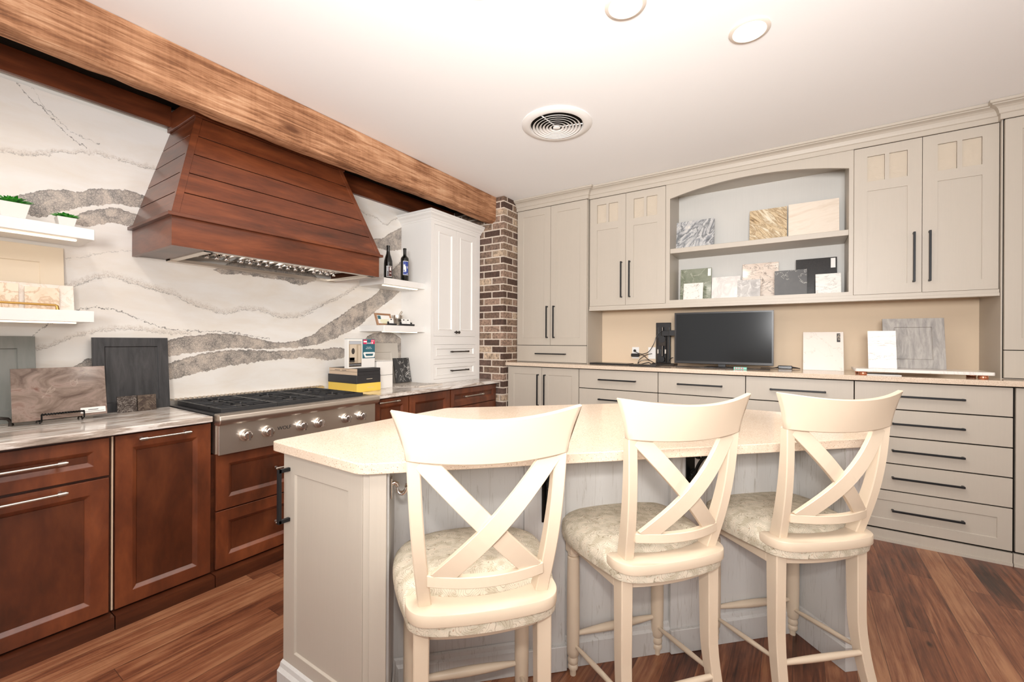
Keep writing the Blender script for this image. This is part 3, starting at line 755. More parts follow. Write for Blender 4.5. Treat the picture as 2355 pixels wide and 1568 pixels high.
# upper cabinets
TU = TBk(4.005)
def upper(x0, xm, x1, hx, label, off):
    t = thing('wall_cabinet', label, 'cabinet', ((x0 + x1) / 2, 4.17, 1.664), 0, 'grey wall cabinets with glazed tops')
    q = MB(TU)   # carcass as a box open towards the glass, with two inner faces
    q.box(x0 + .001, x0 + .018, -.344, -.001, 1.664, 2.722); q.box(x1 - .018, x1 - .001, -.344, -.001, 1.664, 2.722)
    q.box(x0 + .018, x1 - .018, -.344, -.001, 1.664, 1.682); q.box(x0 + .018, x1 - .018, -.344, -.001, 2.704, 2.722); q.box(x0 + .018, x1 - .018, -.344, -.33, 1.682, 2.704)
    q.box(x0 + .018, x1 - .018, -.33, -.02, 2.40, 2.418)
    q.build('cabinet_body', M['beige'], t)
    for k, (a, b) in enumerate(((x0 + .002, xm - .0015), (xm + .0015, x1 - .002))):
        q = MB(TU); fr = .074; wz0, wz1 = 2.472, 2.652; mid = (a + b) / 2
        q.box(a, a + fr, 0, .02, 1.666, 2.719); q.box(b - fr, b, 0, .02, 1.666, 2.719)
        q.box(a + fr, b - fr, 0, .02, wz1, 2.719); q.box(a + fr, b - fr, 0, .02, 2.405, wz0)
        q.box(a + fr, b - fr, 0, .02, 1.666, 1.732); q.box(a + fr, b - fr, 0, .013, 1.732, 2.405)
        q.box(mid - .012, mid + .012, 0, .02, wz0, wz1)
        d = q.build('door', M['grey'], t)
        for p0, p1 in ((a + fr + .001, mid - .013), (mid + .013, b - fr - .001)):
            MB(TU).box(p0, p1, .006, .009, wz0 + .001, wz1 - .001).build('glass_pane', M['pane'], d)
        barpull(TU, d, hx[k], hx[k], 1.736, 2.076, .02)
    return t
m = mat('cabinet_glass', (.80, .70, .57), .08); b_ = m.node_tree.nodes['Principled BSDF']; b_.inputs['Transmission Weight'].default_value = .35; b_.inputs['IOR'].default_value = 1.45  # tan glass colour also carries the warm reflections
g = NG(m); n = g.noise(g.pos(), 9, 3, .5, .6); g.bump(n.outputs[0], .35, .02); M['pane'] = m
upper(-1.7185, -1.3555, -.9885, (-1.392, -1.313), 'grey wall cabinet with two small-paned doors, left of the open shelves', 0)
upper(.337, .7043, 1.0645, (.661, .740), 'grey wall cabinet with two small-paned doors, right of the open shelves', 0)
# open arched bookcase
c = thing('open_bookcase', 'grey arched open bookcase with two rows of stone samples', 'bookcase', (-.325, 4.17, 1.62))
q = MB(TU); q.box(-.9875, -.953, -.344, .02, 1.664, 2.722); q.box(.310, .336, -.344, .02, 1.664, 2.722)
q.box(-.953, .310, -.344, .02, 1.664, 1.690); q.box(-.953, .310, -.344, -.005, 2.700, 2.722)
q.build('bookcase_frame', M['grey'], c)
MB(TU).box(-.953, .310, -.344, -.330, 1.690, 2.700).build('back_panel', M['grey_in'], c)
MB(TU).box(-.953, .310, -.329, .005, 2.108, 2.150).build('shelf', M['grey'], c, bevel=.002)
q = MB(TU); N = 32; up_ = []; lo_ = []
for i in range(N + 1):
    u = -.953 + 1.263 * i / N; s = (i / N - .5) * 2; zz = 2.672 - .078 * abs(s) ** 2.0
    lo_.append((u, zz)); up_.append((u, 2.722))
q.loops([[(u, dd, z) for u, z in lo_ + up_[::-1]] for dd in (0, .02)]); q.build('arched_valance', M['grey'], c)
CRP = [(.0005 if d < 0 else d + .001, z) for d, z in CRP]
q = MB(); q.moulding([(-2.552, 3.947), (-1.7265, 3.947), (-1.7265, 3.985), (1.0655, 3.985), (1.0655, 3.947), (1.79, 3.947)], CRP); tag(q.build('crown_moulding', M['grey']), 'long grey crown moulding stepping along the tops of the desk-wall cabinets', 'moulding')
q = MB(TU); q.box(-1.7175, 1.0645, -.03, .026, 1.640, 1.6635); q.box(-1.7175, 1.0645, -.03, .035, 1.620, 1.640)
tag(q.build('light_rail', M['grey'], bevel=.001), 'thin grey light rail under the wall cabinets', 'moulding')

# tall right cabinet (mostly out of frame)
c = thing('tall_cabinet', 'tall grey cabinet cut off by the right edge of the photo', 'cabinet', (1.40, 4.15, ZG))
q = MB(TT); q.box(1.067, 1.78, -.382, 0, ZG, 2.755); q.build('cabinet_body', M['grey'], c)
MB(TT).box(1.0745, 1.775, 0, .0018, 1.10, 2.75).build('reveal_shade', M['gapshade'], c)  # same black sheet for shade behind these fronts
q = MB(TT); panel(q, 1.078, 1.45, 1.2795, 2.7195, .002, .018, .074, .006, .002); d = q.build('door', M['grey'], c, bevel=.0008); barpull(TT, d, 1.41, 1.41, 1.353, 1.684, .02)
q = MB(TT); panel(q, 1.454, 1.775, 1.2795, 2.7195, .002, .018, .074, .006, .002); q.build('door', M['grey'], c, bevel=.0008)
q = MB(TT); q.box(1.078, 1.775, .002, .02, 1.104, 1.2745); q.build('drawer', M['grey'], c, bevel=.0008)

# ------------------------------------------------------------ ISLAND
isl = thing('island', 'angled kitchen island base with whitewashed oak back and greige end door', 'island', (-.70, 1.85, 0))
PB = [(-1.600, .895), (-1.142, .895), (-1.095, .942), (-1.265, 1.112), (-.002, 2.376), (.166, 2.208), (.226, 2.262), (.226, 2.705), (-.70, 2.705), (-1.600, 1.805)]
q = MB(); q.prism(PB, .02, .9095); q.build('island_body', M['oak'], isl)
# end door facing the camera
TE = TBk(.895)
q = MB(TE); panel(q, -1.598, -1.143, .105, .903, 0, .02, .072, .007, .003); d = q.build('door', M['grey'], isl, bevel=.001)
q = MB(TE)
q.box(-1.566, -1.553, .052, .064, .655, .852)
for z in (.655, .839): q.box(-1.566, -1.553, .02, .062, z, z + .013)
q.build('handle', M['black'], d, bevel=.001)
r2 = math.sqrt(.5)
def TD(c0):  # frame on the long diagonal back: u along the panel, d outwards towards the stools
    return lambda u, d, z: (c0[0] + u * r2 + d * r2, c0[1] + u * r2 - d * r2, z)
T1 = TD((-1.265, 1.112)); Lb = math.hypot(1.263, 1.263)
# corner post at the left end, front of the wing
q = MB(TD((-1.142, .875))); q.box(.002, .072, -.02, 0, .02, .903); q.box(.022, .074, -.0, .012, .02, .903); q.build('corner_post', M['grey'], isl, bevel=.001)
for u in (.585, 1.225): MB(T1).box(u - .085, u + .085, 0, .018, .02, .905).build('pilaster', M['oak'], isl, bevel=.001)
# baseboards
def bprof(h=.125, t=.018): return [(0, .001), (t, .001), (t, h - .03), (t * .55, h - .02), (t * .4, h - .006), (0, h)]
q = MB()
q.moulding([(-1.600, .895 - .02), (-1.142, .875), (-1.088, .929)], bprof(.13, .022))
q.moulding([(-1.265 + .002, 1.112 - .002), (-.004, 2.374)][::1], bprof())
q.moulding([(.000, 2.374), (.166, 2.206), (.230, 2.262), (.230, 2.70)], bprof())
q.moulding([(-1.080, .935), (-1.263, 1.110)][::1], bprof())
q.build('baseboard', M['oak'], isl)
for u in (.585, 1.225): MB(T1).box(u - .09, u + .09, .018, .034, .001, .10).build('plinth_block', M['oak'], isl, bevel=.002)
# countertop
PT = [(-1.11, .837), (-1.635, .845), (-1.635, 1.812), (-.714, 2.738), (.264, 2.738), (.264, 2.212)]
q = MB(); L = []
def round_poly(P, r, n=5):
    o = []
    for i, p in enumerate(P):
        a = Vector(P[i - 1]) - Vector(p); b = Vector(P[(i + 1) % len(P)]) - Vector(p); p = Vector(p)
        s = p + a.normalized() * r; e = p + b.normalized() * r
        for k in range(n + 1):
            t = k / n; o.append(tuple((1 - t) ** 2 * s + 2 * t * (1 - t) * p + t * t * e))
    return o
q.prism(round_poly(PT, .03), .9105, .945)
tag(q.build('island_worktop', M['quartz'], bevel=.003, seg=2), 'angled speckled cream quartz worktop on the kitchen island', 'countertop')
# iron brackets
for u, lb in ((.590, 'black iron scroll bracket under the island worktop, behind the first stool'), (1.228, 'black iron scroll bracket under the island worktop, behind the second stool')):
    P0 = T1(u, .018, 0)
    t = thing('bracket', lb, 'bracket', (P0[0], P0[1], .60), 0, 'iron brackets under the island worktop')
    q = MB(T1); q.box(u - .02, u + .02, .0185, .026, .60, .909); q.build('wall_plate', M['iron'], t, bevel=.001)
    q = MB(T1); q.box(u - .02, u + .02, .026, .235, .902, .909); q.build('top_plate', M['iron'], t, bevel=.001)
    q = MB(T1); pts = []
    for k in range(25):
        a = PI * .5 * k / 24; pts.append((u, .028 + .19 * (1 - math.cos(a)) , .63 + .262 * math.sin(a)))
    q.tube(pts, .007, 8)
    for cx, cz, rr, a0, a1 in ((.075, .862, .036, -.5, 5.2), (.155, .872, .028, 2.5, 8.0), (.05, .76, .022, 0, 5.5)):
        q.tube([(u, cx + rr * (1 - .35 * k / 20) * math.cos(a0 + (a1 - a0) * k / 20), cz + rr * (1 - .35 * k / 20) * math.sin(a0 + (a1 - a0) * k / 20)) for k in range(21)], .006, 8)
    q.build('scroll', M['iron'], t, smooth=True)
# coat hook on the wing
TH = lambda u, d, z: (-1.125 + d * r2 - u * r2, .972 + d * r2 + u * r2, z)   # on the wing's inner face, pointing into the knee space
t = thing('coat_hook', 'polished chrome double coat hook on the island end under the worktop', 'hook', TH(0, .0, .80), 0)
MB(TH).box(-.018, .018, .0015, .007, .800, .868).build('hook_plate', M['chrome'], t, bevel=.002)
q = MB(TH); q.tube([(0, .006, .846), (0, .014, .849), (0, .021, .845), (0, .023, .836)], .007, 12)
for sg in (-1, 1):
    pts = [(sg * .014 * k / 14, .038 - .016 * math.cos(PI * k / 14 * 1.05), .832 - .022 * math.sin(PI * k / 14 * 1.05) + .004 * k / 14) for k in range(15)]
    q.tube(pts, [.0055] * 14 + [.007], 12)
q.build('hook_prong', M['chrome'], t, smooth=True)

# ------------------------------------------------------------ STOOLS
def bowed(hw, y, bow, z, dz, n=16):
    """centre line of a piece bowed towards the sitter's back, local stool frame"""
    return [(hw * s, y - bow * (1 - s * s), z - dz * (1 - s * s)) for s in [-1 + 2 * k / n for k in range(n + 1)]]
def make_stool(label, loc, rz, group):
    t = thing('bar_stool', label, 'stool', loc, rz, group)
    Tm = t.matrix_basis
    T = lambda x, y, z: tuple(Tm @ Vector((x, y, z)))
    def mb(): return MB(T)
    # cushion
    out = []
    ctrl = [(0, -.052), (-.10, -.046), (-.165, -.03), (-.203, .0), (-.216, .05), (-.235, .13), (-.252, .24), (-.250, .33), (-.215, .40), (-.13, .443), (0, .458), (.13, .443), (.215, .40), (.250, .33), (.252, .24), (.235, .13), (.216, .05), (.203, 0), (.165, -.03), (.10, -.046)]
    n = len(ctrl); cx, cy = 0, .20
    for i in range(n):   # Catmull-Rom outline
        p0, p1, p2, p3 = [Vector(ctrl[(i + j - 1) % n]) for j in range(4)]
        for k in range(3):
            s = k / 3
            out.append(.5 * ((2 * p1) + (-p0 + p2) * s + (2 * p0 - 5 * p1 + 4 * p2 - p3) * s * s + (-p0 + 3 * p1 - 3 * p2 + p3) * s ** 3))
    q = mb(); L = []
    for sc, z in ((.965, .553), (.99, .557), (1.0, .572), (1.0, .592), (.985, .608), (.94, .622), (.86, .634), (.7, .643), (.45, .650), (.2, .653)):
        ring_ = []
        for p in out:
            zz = z
            if z > .585 and p.y < .06:   # pressed down under the wooden yoke
                k = min(1, max(0, (.10 - (cy + (p.y - cy) * sc)) / .07)); zz = z - (z - .583) * k
            ring_.append((cx + (p.x - cx) * sc, cy + (p.y - cy) * sc, zz))
        L.append(ring_)
    q.loops(L); q.build('seat_cushion', M['fabric'], t, smooth=True)
    # wooden yoke on the seat behind the sitter
    outer = [(-.214, .058), (-.212, .02), (-.200, -.012), (-.178, -.034), (-.14, -.046), (-.07, -.054), (0, -.056), (.07, -.054), (.14, -.046), (.178, -.034), (.200, -.012), (.212, .02), (.214, .058)]
    inner = [(.19, .066), (.155, .052), (.10, .032), (.05, .022), (0, .019), (-.05, .022), (-.10, .032), (-.155, .052), (-.19, .066)]
    def smooth_line(P, n=5):
        o = []
        for i in range(len(P) - 1):
            p0, p1, p2, p3 = [Vector(P[min(max(i + j, 0), len(P) - 1)]) for j in (-1, 0, 1, 2)]
            for k in range(n):
                s = k / n; o.append(tuple(.5 * ((2 * p1) + (-p0 + p2) * s + (2 * p0 - 5 * p1 + 4 * p2 - p3) * s * s + (-p0 + 3 * p1 - 3 * p2 + p3) * s ** 3)))
        o.append(P[-1]); return o
    q = mb(); q.prism(smooth_line(outer) + smooth_line(inner), .584, .618); q.build('back_yoke', M['cream'], t, bevel=.004, seg=2, smooth=True)
    # posts
    for sg in (-1, 1):
        q = mb(); L = []
        for k in range(13):
            s = k / 12; z = .612 + (1.027 - .612) * s
            yo = 0 + -.069 * s + -.016 * math.sin(PI * s); xo = .179 + (.211 - .179) * s + .004 * math.sin(PI * s)
            wd = .036 - .002 * s; dp = .052 - .020 * s
            L.append([(sg * xo, yo, z), (sg * (xo - wd), yo + .003, z), (sg * (xo - wd), yo + dp, z), (sg * xo, yo + dp, z)])
        q.loops(L); q.build('back_post', M['cream'], t, bevel=.003)
    # top rail
    q = mb(); L = []; N = 28
    for k in range(N + 1):
        s = -1 + 2 * k / N; a = abs(s)
        bw = 1 - s * s
        xt, yt, zt = .25 * s, -.096 + .012 - .058 * bw + .004 * a, 1.151 - .022 * bw ** 1.2
        xb, yb, zb = .213 * s, -.069 - .036 * bw, 1.022 - .010 * bw
        ring_ = []
        for j in range(6):
            v = j / 5; fl = v ** 1.6
            ring_.append((xb + (xt - xb) * fl, yb + (yt - yb) * v, zb + (zt - zb) * v))
        th = .022
        back = [(p[0], p[1] + th, p[2]) for p in ring_[::-1]]
        L.append(ring_ + back)
    q.loops(L); q.build('top_rail', M['cream'], t, bevel=.003, smooth=True)
    # lower rail
    q = mb(); L = []
    for x, y, z in bowed(.158, -.018, .036, .698, 0):
        L.append([(x, y - .009, z - .016), (x, y + .013, z - .016), (x, y + .013, z + .014), (x, y - .009, z + .014)])
    q.loops(L); q.build('lower_rail', M['cream'], t, bevel=.002)
    # crossed slats
    for sg in (1, -1):
        q = mb(); L = []; yoff = -.006 if sg > 0 else .008
        for k in range(15):
            s = k / 14
            x = sg * (-.130 + (.172 + .130) * s); z = .698 + (1.022 - .698) * s
            yy = -.026 + (-.058 + .026) * s + (yoff - .042) * math.sin(PI * s)
            hw = .026
            nx, nz = -.72, .69
            # cross-section across the slat, in the slat plane
            L.append([(x + sg * (-hw * .69), yy - .008, z + hw * .72), (x + sg * (hw * .69), yy - .008, z - hw * .72), (x + sg * (hw * .69), yy + .008, z - hw * .72), (x + sg * (-hw * .69), yy + .008, z + hw * .72)])
        q.loops(L); q.build('cross_slat', M['cream'], t, bevel=.0015)
    # rear legs, sabre shaped
    for sg in (-1, 1):
        q = mb(); L = []
        for k in range(15):
            s = k / 14; z = .555 * (1 - s)
            spl = max(0, s - .45) / .55
            xo = .191 + .016 * spl ** 1.6; yo = .0 - .055 * spl ** 1.8
            wd = .042 - .004 * s; dp = .052 - .012 * s - .004 * spl
            L.append([(sg * xo, yo - .002, z), (sg * (xo - wd), yo - .002, z), (sg * (xo - wd), yo + dp, z), (sg * xo, yo + dp, z)])
        q.loops(L); q.build('leg', M['cream'], t, bevel=.003)
    # turned front legs
    pr = [(.012, 0), (.013, .022), (.019, .026), (.0205, .034), (.019, .042), (.016, .045), (.0195, .050), (.0215, .060), (.019, .070), (.0175, .074), (.0235, .082), (.0245, .10), (.0255, .2), (.0255, .33), (.024, .44), (.0235, .466), (.017, .470), (.0225, .477), (.0225, .484), (.017, .490)]
    for sg in (-1, 1):
        q = mb(); q.lathe(pr, (sg * .195, .347, 0), 20); q.box(sg * .195 - .023, sg * .195 + .023, .324, .370, .488, .556); q.build('leg', M['cream'], t, smooth=True)
    # aprons
    for sg in (-1, 1):
        q = mb(); q.hexa([(sg * .176, .05, .51), (sg * .190, .05, .51), (sg * .203, .326, .50), (sg * .189, .326, .50), (sg * .176, .05, .553), (sg * .190, .05, .553), (sg * .203, .326, .553), (sg * .189, .326, .553)]); q.build('apron', M['cream'], t, bevel=.002)
    q = mb(); q.box(-.172, .172, .340, .356, .50, .553); q.build('apron', M['cream'], t, bevel=.002)
    q = mb(); L = []
    for x, y, z in bowed(.150, .022, .018, .535, 0):
        L.append([(x, y - .01, .518), (x, y + .008, .518), (x, y + .008, .553), (x, y - .01, .553)])
    q.loops(L); q.build('apron', M['cream'], t, bevel=.002)
    # stretchers
    def rod(a, b, r0, r1):
        q = mb(); a = Vector(a); b = Vector(b)
        pts = [a + (b - a) * (k / 10) for k in range(11)]
        q.tube([tuple(p) for p in pts], [r0 + (r1 - r0) * math.sin(PI * k / 10) for k in range(11)], 12); q.build('stretcher', M['cream'], t, smooth=True)
    rod((-.178, .347, .160), (.178, .347, .160), .008, .0165)
    for sg in (-1, 1): rod((sg * .190, .335, .120), (sg * .178, .020, .172), .0065, .010)
    rod((-.172, -.004, .172), (.172, -.004, .172), .009, .0125)
    return t
GS = 'cream bar stools along the island'
make_stool('cream cross-back bar stool with paisley seat, leftmost and nearest the camera', (-.709, .944, 0), .816, GS)
make_stool('cream cross-back bar stool with paisley seat, middle one of the three', (-.346, 1.496, 0), .886, GS)
make_stool('cream cross-back bar stool with paisley seat, rightmost at the island end', (.08, 1.945, 0), .749, GS)
#PART2#
# ------------------------------------------------------------ CEILING FITTINGS
GDN = 'recessed ceiling downlights over the island'
for (x, y), lb in (((-.200, 2.376), 'round white recessed downlight, rightmost on the ceiling'), ((-.650, 1.892), 'round white recessed downlight, middle of the row at the top edge'), ((-1.13, 1.425), 'round white recessed downlight, barely showing left of the others at the top edge')):
    t = thing('downlight', lb, 'ceiling light', (x, y, ZC), 0, GDN)
    q = MB(); q.lathe([(.070, -.001), (.090, -.001), (.091, -.004), (.086, -.008), (.074, -.010), (.070, -.006)], (x, y, ZC), 40, caps=False)
    q.build('trim_ring', M['ring'], t, smooth=True)
    q = MB(); q.lathe([(.071, -.0015), (.071, -.0045), (.06, -.006)], (x, y, ZC), 32); q.build('lens', M['lamp'], t, smooth=True)
vx, vy = -1.405, 2.675
t = thing('ceiling_vent', 'round white ceiling air vent with concentric rings', 'vent', (vx, vy, ZC))
q = MB(); q.lathe([(.178, -.002), (.243, -.001), (.243, -.006), (.225, -.014), (.200, -.020), (.186, -.018), (.178, -.008)], (vx, vy, ZC), 56, caps=False); q.build('outer_flange', M['white'], t, smooth=True)
q = MB(); q.lathe([(.180, -.0012), (.180, -.0035)], (vx, vy, ZC), 40); q.build('throat_shade', M['gapshade'], t)  # black disc painting the shaded vent opening
for i, r_ in enumerate((.163, .140, .117, .094, .071, .048)):
    q = MB(); h = .005 + i * .002
    q.lathe([(r_ - .012, -.010 - h), (r_ + .001, -.022 - h * .6), (r_ + .004, -.021 - h * .6), (r_ - .009, -.009 - h)], (vx, vy, ZC), 48, caps=False); q.build('vent_ring', M['white'], t, smooth=True)
q = MB(); q.lathe([(.024, -.018), (.026, -.028), (.018, -.032)], (vx, vy, ZC), 24); q.build('vent_centre', M['white'], t, smooth=True)
q = MB()
for a in (0.4, 0.4 + 2 * PI / 3, 0.4 + 4 * PI / 3):
    q.tube([(vx, vy, ZC - .020), (vx + .178 * math.cos(a), vy + .178 * math.sin(a), ZC - .012)], .004, 6)
q.build('vent_spider', M['white'], t)

# ------------------------------------------------------------ small helpers for samples
def plate(T, u0, u1, z0, z1, dbot, dtop, th, shear=0.0):
    """flat sample leaning back: bottom face at depth dbot, top at dtop; shear shifts the top along the wall"""
    q = MB(T)
    q.hexa([(u0, dbot, z0), (u1, dbot, z0), (u1, dbot - th, z0), (u0, dbot - th, z0), (u0 + shear, dtop, z1), (u1 + shear, dtop, z1), (u1 + shear, dtop - th, z1), (u0 + shear, dtop - th, z1)])
    return q
def fullplate(name, T, u0, u1, z0, z1, db, dt, th, mt, label, cat, group=None):
    return tag(plate(T, u0, u1, z0, z1, db, dt, th).build(name, mt, bevel=.0008), label, cat, group)
def sample_door(name, T, u0, u1, z0, z1, db, dt, th, fr, mt, label, cat='door sample'):
    t = thing(name, label, cat, T((u0 + u1) / 2, db - th / 2, z0))
    H = z1 - z0
    def TT_(u, d, z): k = (z - z0) / H; return T(u, db + (dt - db) * k + d - th, z)
    q = MB(TT_); panel(q, u0, u1, z0, z1, 0, th, fr, .006, .004); q.build('sample_frame', mt, t, bevel=.0008)
    return t, TT_, th
def on_plate(T, z0, z1, db, dt):
    return lambda u, d, z: T(u, db + (dt - db) * (z - z0) / (z1 - z0) + d, z)

# ------------------------------------------------------------ LEFT SHELVES AND WORKTOP
TW0 = TLf(WX)   # depth measured from the slab
def succulent(y, x, z, w, h, label):
    t = thing('potted_succulent', label, 'plant', (x, y, z), 0, 'succulents on the upper left shelf')
    q = MB(); a, b = w * .34, w * .5
    q.loops([[(x - k, y - k, z + zz), (x + k, y - k, z + zz), (x + k, y + k, z + zz), (x - k, y + k, z + zz)] for k, zz in ((a, .0005), (b, h), (b - .004, h), (b - .007, h - .012))])
    q.build('pot', M['pot'], t, bevel=.0015)
    q = MB()
    for ring_n, rad, tilt, ln in ((9, .0, 1.25, .030), (12, .006, .8, .040), (14, .012, .38, .046)):
        for k in range(ring_n):
            an = 2 * PI * k / ring_n + rad * 30 + R.uniform(-.1, .1); ln_ = ln * R.uniform(.85, 1.15) * w / .075
            ca, sa = math.cos(an), math.sin(an); ct, st = math.cos(tilt), math.sin(tilt)
            pts = []
            for j in range(5):
                s = j / 4; r_ = rad + ln_ * s * ct; zz = ln_ * s * st + .006 * math.sin(s * PI)
                pts.append((x + ca * r_, y + sa * r_, z + h - .006 + zz))
            q.tube(pts, [.0035, .006, .0065, .0045, .0006], 6, sy=1.5, sx=.6)
    q.build('leaf_rosette', M['leaf'], t, smooth=True)
succulent(.578, -3.12, 1.8755, .072, .062, 'small succulent in a square white pot at the right end of the upper left shelf')
succulent(.395, -3.10, 1.8755, .105, .082, 'larger succulent in a white pot cut off by the left edge of the photo')
# cream door sample behind the lower left shelf, stone tiles, brass pull
sample_door('door_sample', TW0, .27, .593, 1.4625, 1.800, .062, .020, .018, .085, M['creamdoor'], 'cream shaker door sample standing on the lower left shelf')
ST = {}
ST['beigestone'] = stone('beige_marble', (.78, .62, .47), (.55, .36, .22), 7, .05, .7, .2, (.86, .72, .58), seed=2)
ST['palestone'] = stone('pale_cream_marble', (.84, .75, .66), (.7, .55, .42), 9, .03, .5, .2, (.88, .80, .72), seed=5)
fullplate('stone_sample', TW0, .25, .622, 1.4625, 1.600, .095, .068, .010, ST['palestone'], 'pale cream marble tile on the lower left shelf, behind the framed beige tiles', 'tile')
fullplate('stone_sample', TW0, .445, .565, 1.4625, 1.580, .110, .098, .008, ST['beigestone'], 'small beige marble tile on the lower left shelf, nearer the hood', 'tile')
fullplate('stone_sample', TW0, .29, .425, 1.4625, 1.590, .112, .100, .008, ST['beigestone'], 'small beige marble tile on the lower left shelf, at the left edge of the photo', 'tile')
q = MB(TW0); q.tube([(.25, .165, 1.492), (.36, .165, 1.492), (.540, .165, 1.490)], .0055, 12)
q.tube([(.538, .165, 1.490), (.545, .165, 1.4865), (.548, .165, 1.4635)], [.0055, .006, .0075], 12); q.tube([(.27, .165, 1.490), (.27, .165, 1.4635)], [.0055, .0075], 12)
tag(q.build('cabinet_pull', M['brass'], smooth=True), 'brass cabinet pull displayed on the lower left shelf', 'handle')
# door samples on the worktop
ZW = .9145
sample_door('door_sample', TW0, .20, .489, ZW, 1.334, .105, .045, .019, .060, M['greydoor'], 'grey green shaker door sample at the left edge on the worktop')
sample_door('door_sample', TW0, .700, 1.040, ZW, 1.330, .090, .045, .019, .050, M['darkstain'], 'charcoal stained shaker door sample left of the cooktop')
# small black pull in front of the grey door
q = MB(TW0); q.tube([(.262, .20, .9149), (.264, .20, .940), (.274, .20, .953), (.32, .20, .953), (.36, .20, .953), (.380, .20, .948), (.389, .20, .935), (.391, .20, .9149)], [.010, .007, .007, .007, .007, .007, .007, .010], 12)
tag(q.build('cabinet_pull', M['bronze'], smooth=True), 'dark bronze cabinet pull in front of the grey green door sample', 'handle')
# brown marble tile on easel
m = mat('brown_marble', (.3, .22, .17), .12); g = NG(m); o = g.obj()
n = g.noise(g.map(o, (1, 1.2, 2.2), (0, 0, 0), (.25, 0, 0)), 6, 6, .65, 1.0); c_ = g.ramp(n.outputs[0], [(.32, (.10, .065, .05)), (.45, (.20, .145, .115)), (.58, (.30, .225, .19)), (.7, (.17, .085, .06))])
n2 = g.noise(o, 3, 4, .55, 1.2); k = g.m_('SUBTRACT', 1.0, g.m_('DIVIDE', g.m_('ABSOLUTE', g.m_('SUBTRACT', n2.outputs[0], .52)), .006, clamp=True), clamp=True)
g.col(g.mix(g.m_('MULTIPLY', k, .3), c_, (.6, .5, .42))); M['brownmarble'] = m
t = thing('marble_tile', 'large polished brown marble tile standing on a small black easel', 'tile', TW0(.56, .24, .935))
TP = on_plate(TW0, .935, 1.180, .268, .215)
MB(TP).box(.385, .712, -.014, 0, .935, 1.180).build('tile_face', M['brownmarble'], t, bevel=.001)
MB(TP).box(.612, .706, .0006, .0016, .947, .974).build('label_sticker', M['paper'], t)
q = MB(TP)
q.box(.640, .678, .0018, .0022, .9610, .9640)
q.box(.618, .700, .0018, .0022, .9535, .9550)
q.build('sticker_print', M['darkprint'], t)
t2 = thing('easel', 'black twisted iron easel holding the brown marble tile', 'easel', TW0(.55, .27, ZW))
q = MB(TW0); pts = [(.478, .285, .960 - .004), (.61, .285, .966)]
N = 60; tw = []
q.tube([(.474 + (.620 - .474) * k / N, .287 + .0015 * math.cos(k * 1.6), .962 + .0015 * math.sin(k * 1.6)) for k in range(N + 1)], [.0038 + .0012 * (k % 2) for k in range(N + 1)], 8)
for u in (.474, .620):
    q.tube([(u, .287, .962), (u, .290, .950), (u, .288, .930), (u, .278, .925), (u, .255, .926), (u, .255, .9155)], .0032, 8)
    q.tube([(u, .278, .9255), (u, .200, .926), (u, .180, .9155)], .0032, 8)
    q.tube([(u, .245, .928), (u, .200, 1.05)], .003, 8)
q.tube([(.474, .200, .9262), (.620, .200, .9262)], .003, 8)
q.build('easel_wire', M['iron'], t2, smooth=True)
ST['darkfleck'] = stone('dark_flecked_stone', (.055, .042, .036), (.5, .45, .4), 26, .018, .8, .2, (.09, .07, .06), seed=7)
ST['darkbrown'] = stone('dark_brown_stone', (.06, .042, .034), (.25, .2, .15), 14, .03, .6, .2, (.12, .09, .07), seed=11)
fullplate('stone_sample', TW0, .782, .866, ZW, 1.003, .152, .140, .012, ST['darkfleck'], 'small dark stone square flecked with white, left one before the charcoal door', 'tile')
fullplate('stone_sample', TW0, .868, .952, ZW, 1.003, .160, .148, .012, ST['darkbrown'], 'small dark brown stone square, right one before the charcoal door', 'tile')

# ------------------------------------------------------------ RIGHT OF THE COOKTOP
def carton(name, x0, x1, y0, y1, z0, z1, mt, label, bev=.0015):
    t = thing(name, label, 'box', ((x0 + x1) / 2, (y0 + y1) / 2, z0))
    MB().box(x0, x1, y0, y1, z0, z1).build('box_body', mt, t, bevel=bev)
    return t
fx = -2.845
t = carton('sample_box', -3.215, fx, 2.125, 2.355, ZW, .981, M['yellow'], 'flat yellow box at the bottom of the stack beside the cooktop')
MB().box(fx + .0002, fx + .0009, 2.222, 2.285, .945, .948).build('box_print', M['kraft'], t)
t = carton('sample_box', -3.215, fx, 2.122, 2.352, .9812, 1.047, M['blackcard'], 'flat black box lying on the yellow box in the stack')
MB().box(fx + .0002, fx + .0009, 2.215, 2.270, 1.0125, 1.0165).build('box_print', M['lightprint'], t)
t = carton('sample_box', -3.205, fx, 2.128, 2.350, 1.0472, 1.0725, M['blackcard'], 'slim black box, lower of the two slim ones in the stack')
MB().box(-3.204, fx - .001, 2.1265, 2.1277, 1.0475, 1.0715).build('card_sleeve', M['kraft'], t)
t = carton('sample_box', -3.205, fx, 2.128, 2.350, 1.0735, 1.0985, M['blackcard'], 'slim black box at the top of the stack under the display pack')
MB().box(-3.204, fx - .001, 2.1265, 2.1277, 1.0735, 1.0975).build('card_sleeve', M['kraft'], t)
q = MB()
q.box(-3.13, -3.06, 2.1262, 2.1264, 1.080, 1.084); q.box(-3.04, -2.98, 2.1262, 2.1264, 1.080, 1.084); 
q.build('sleeve_print', M['darkprint'], t)
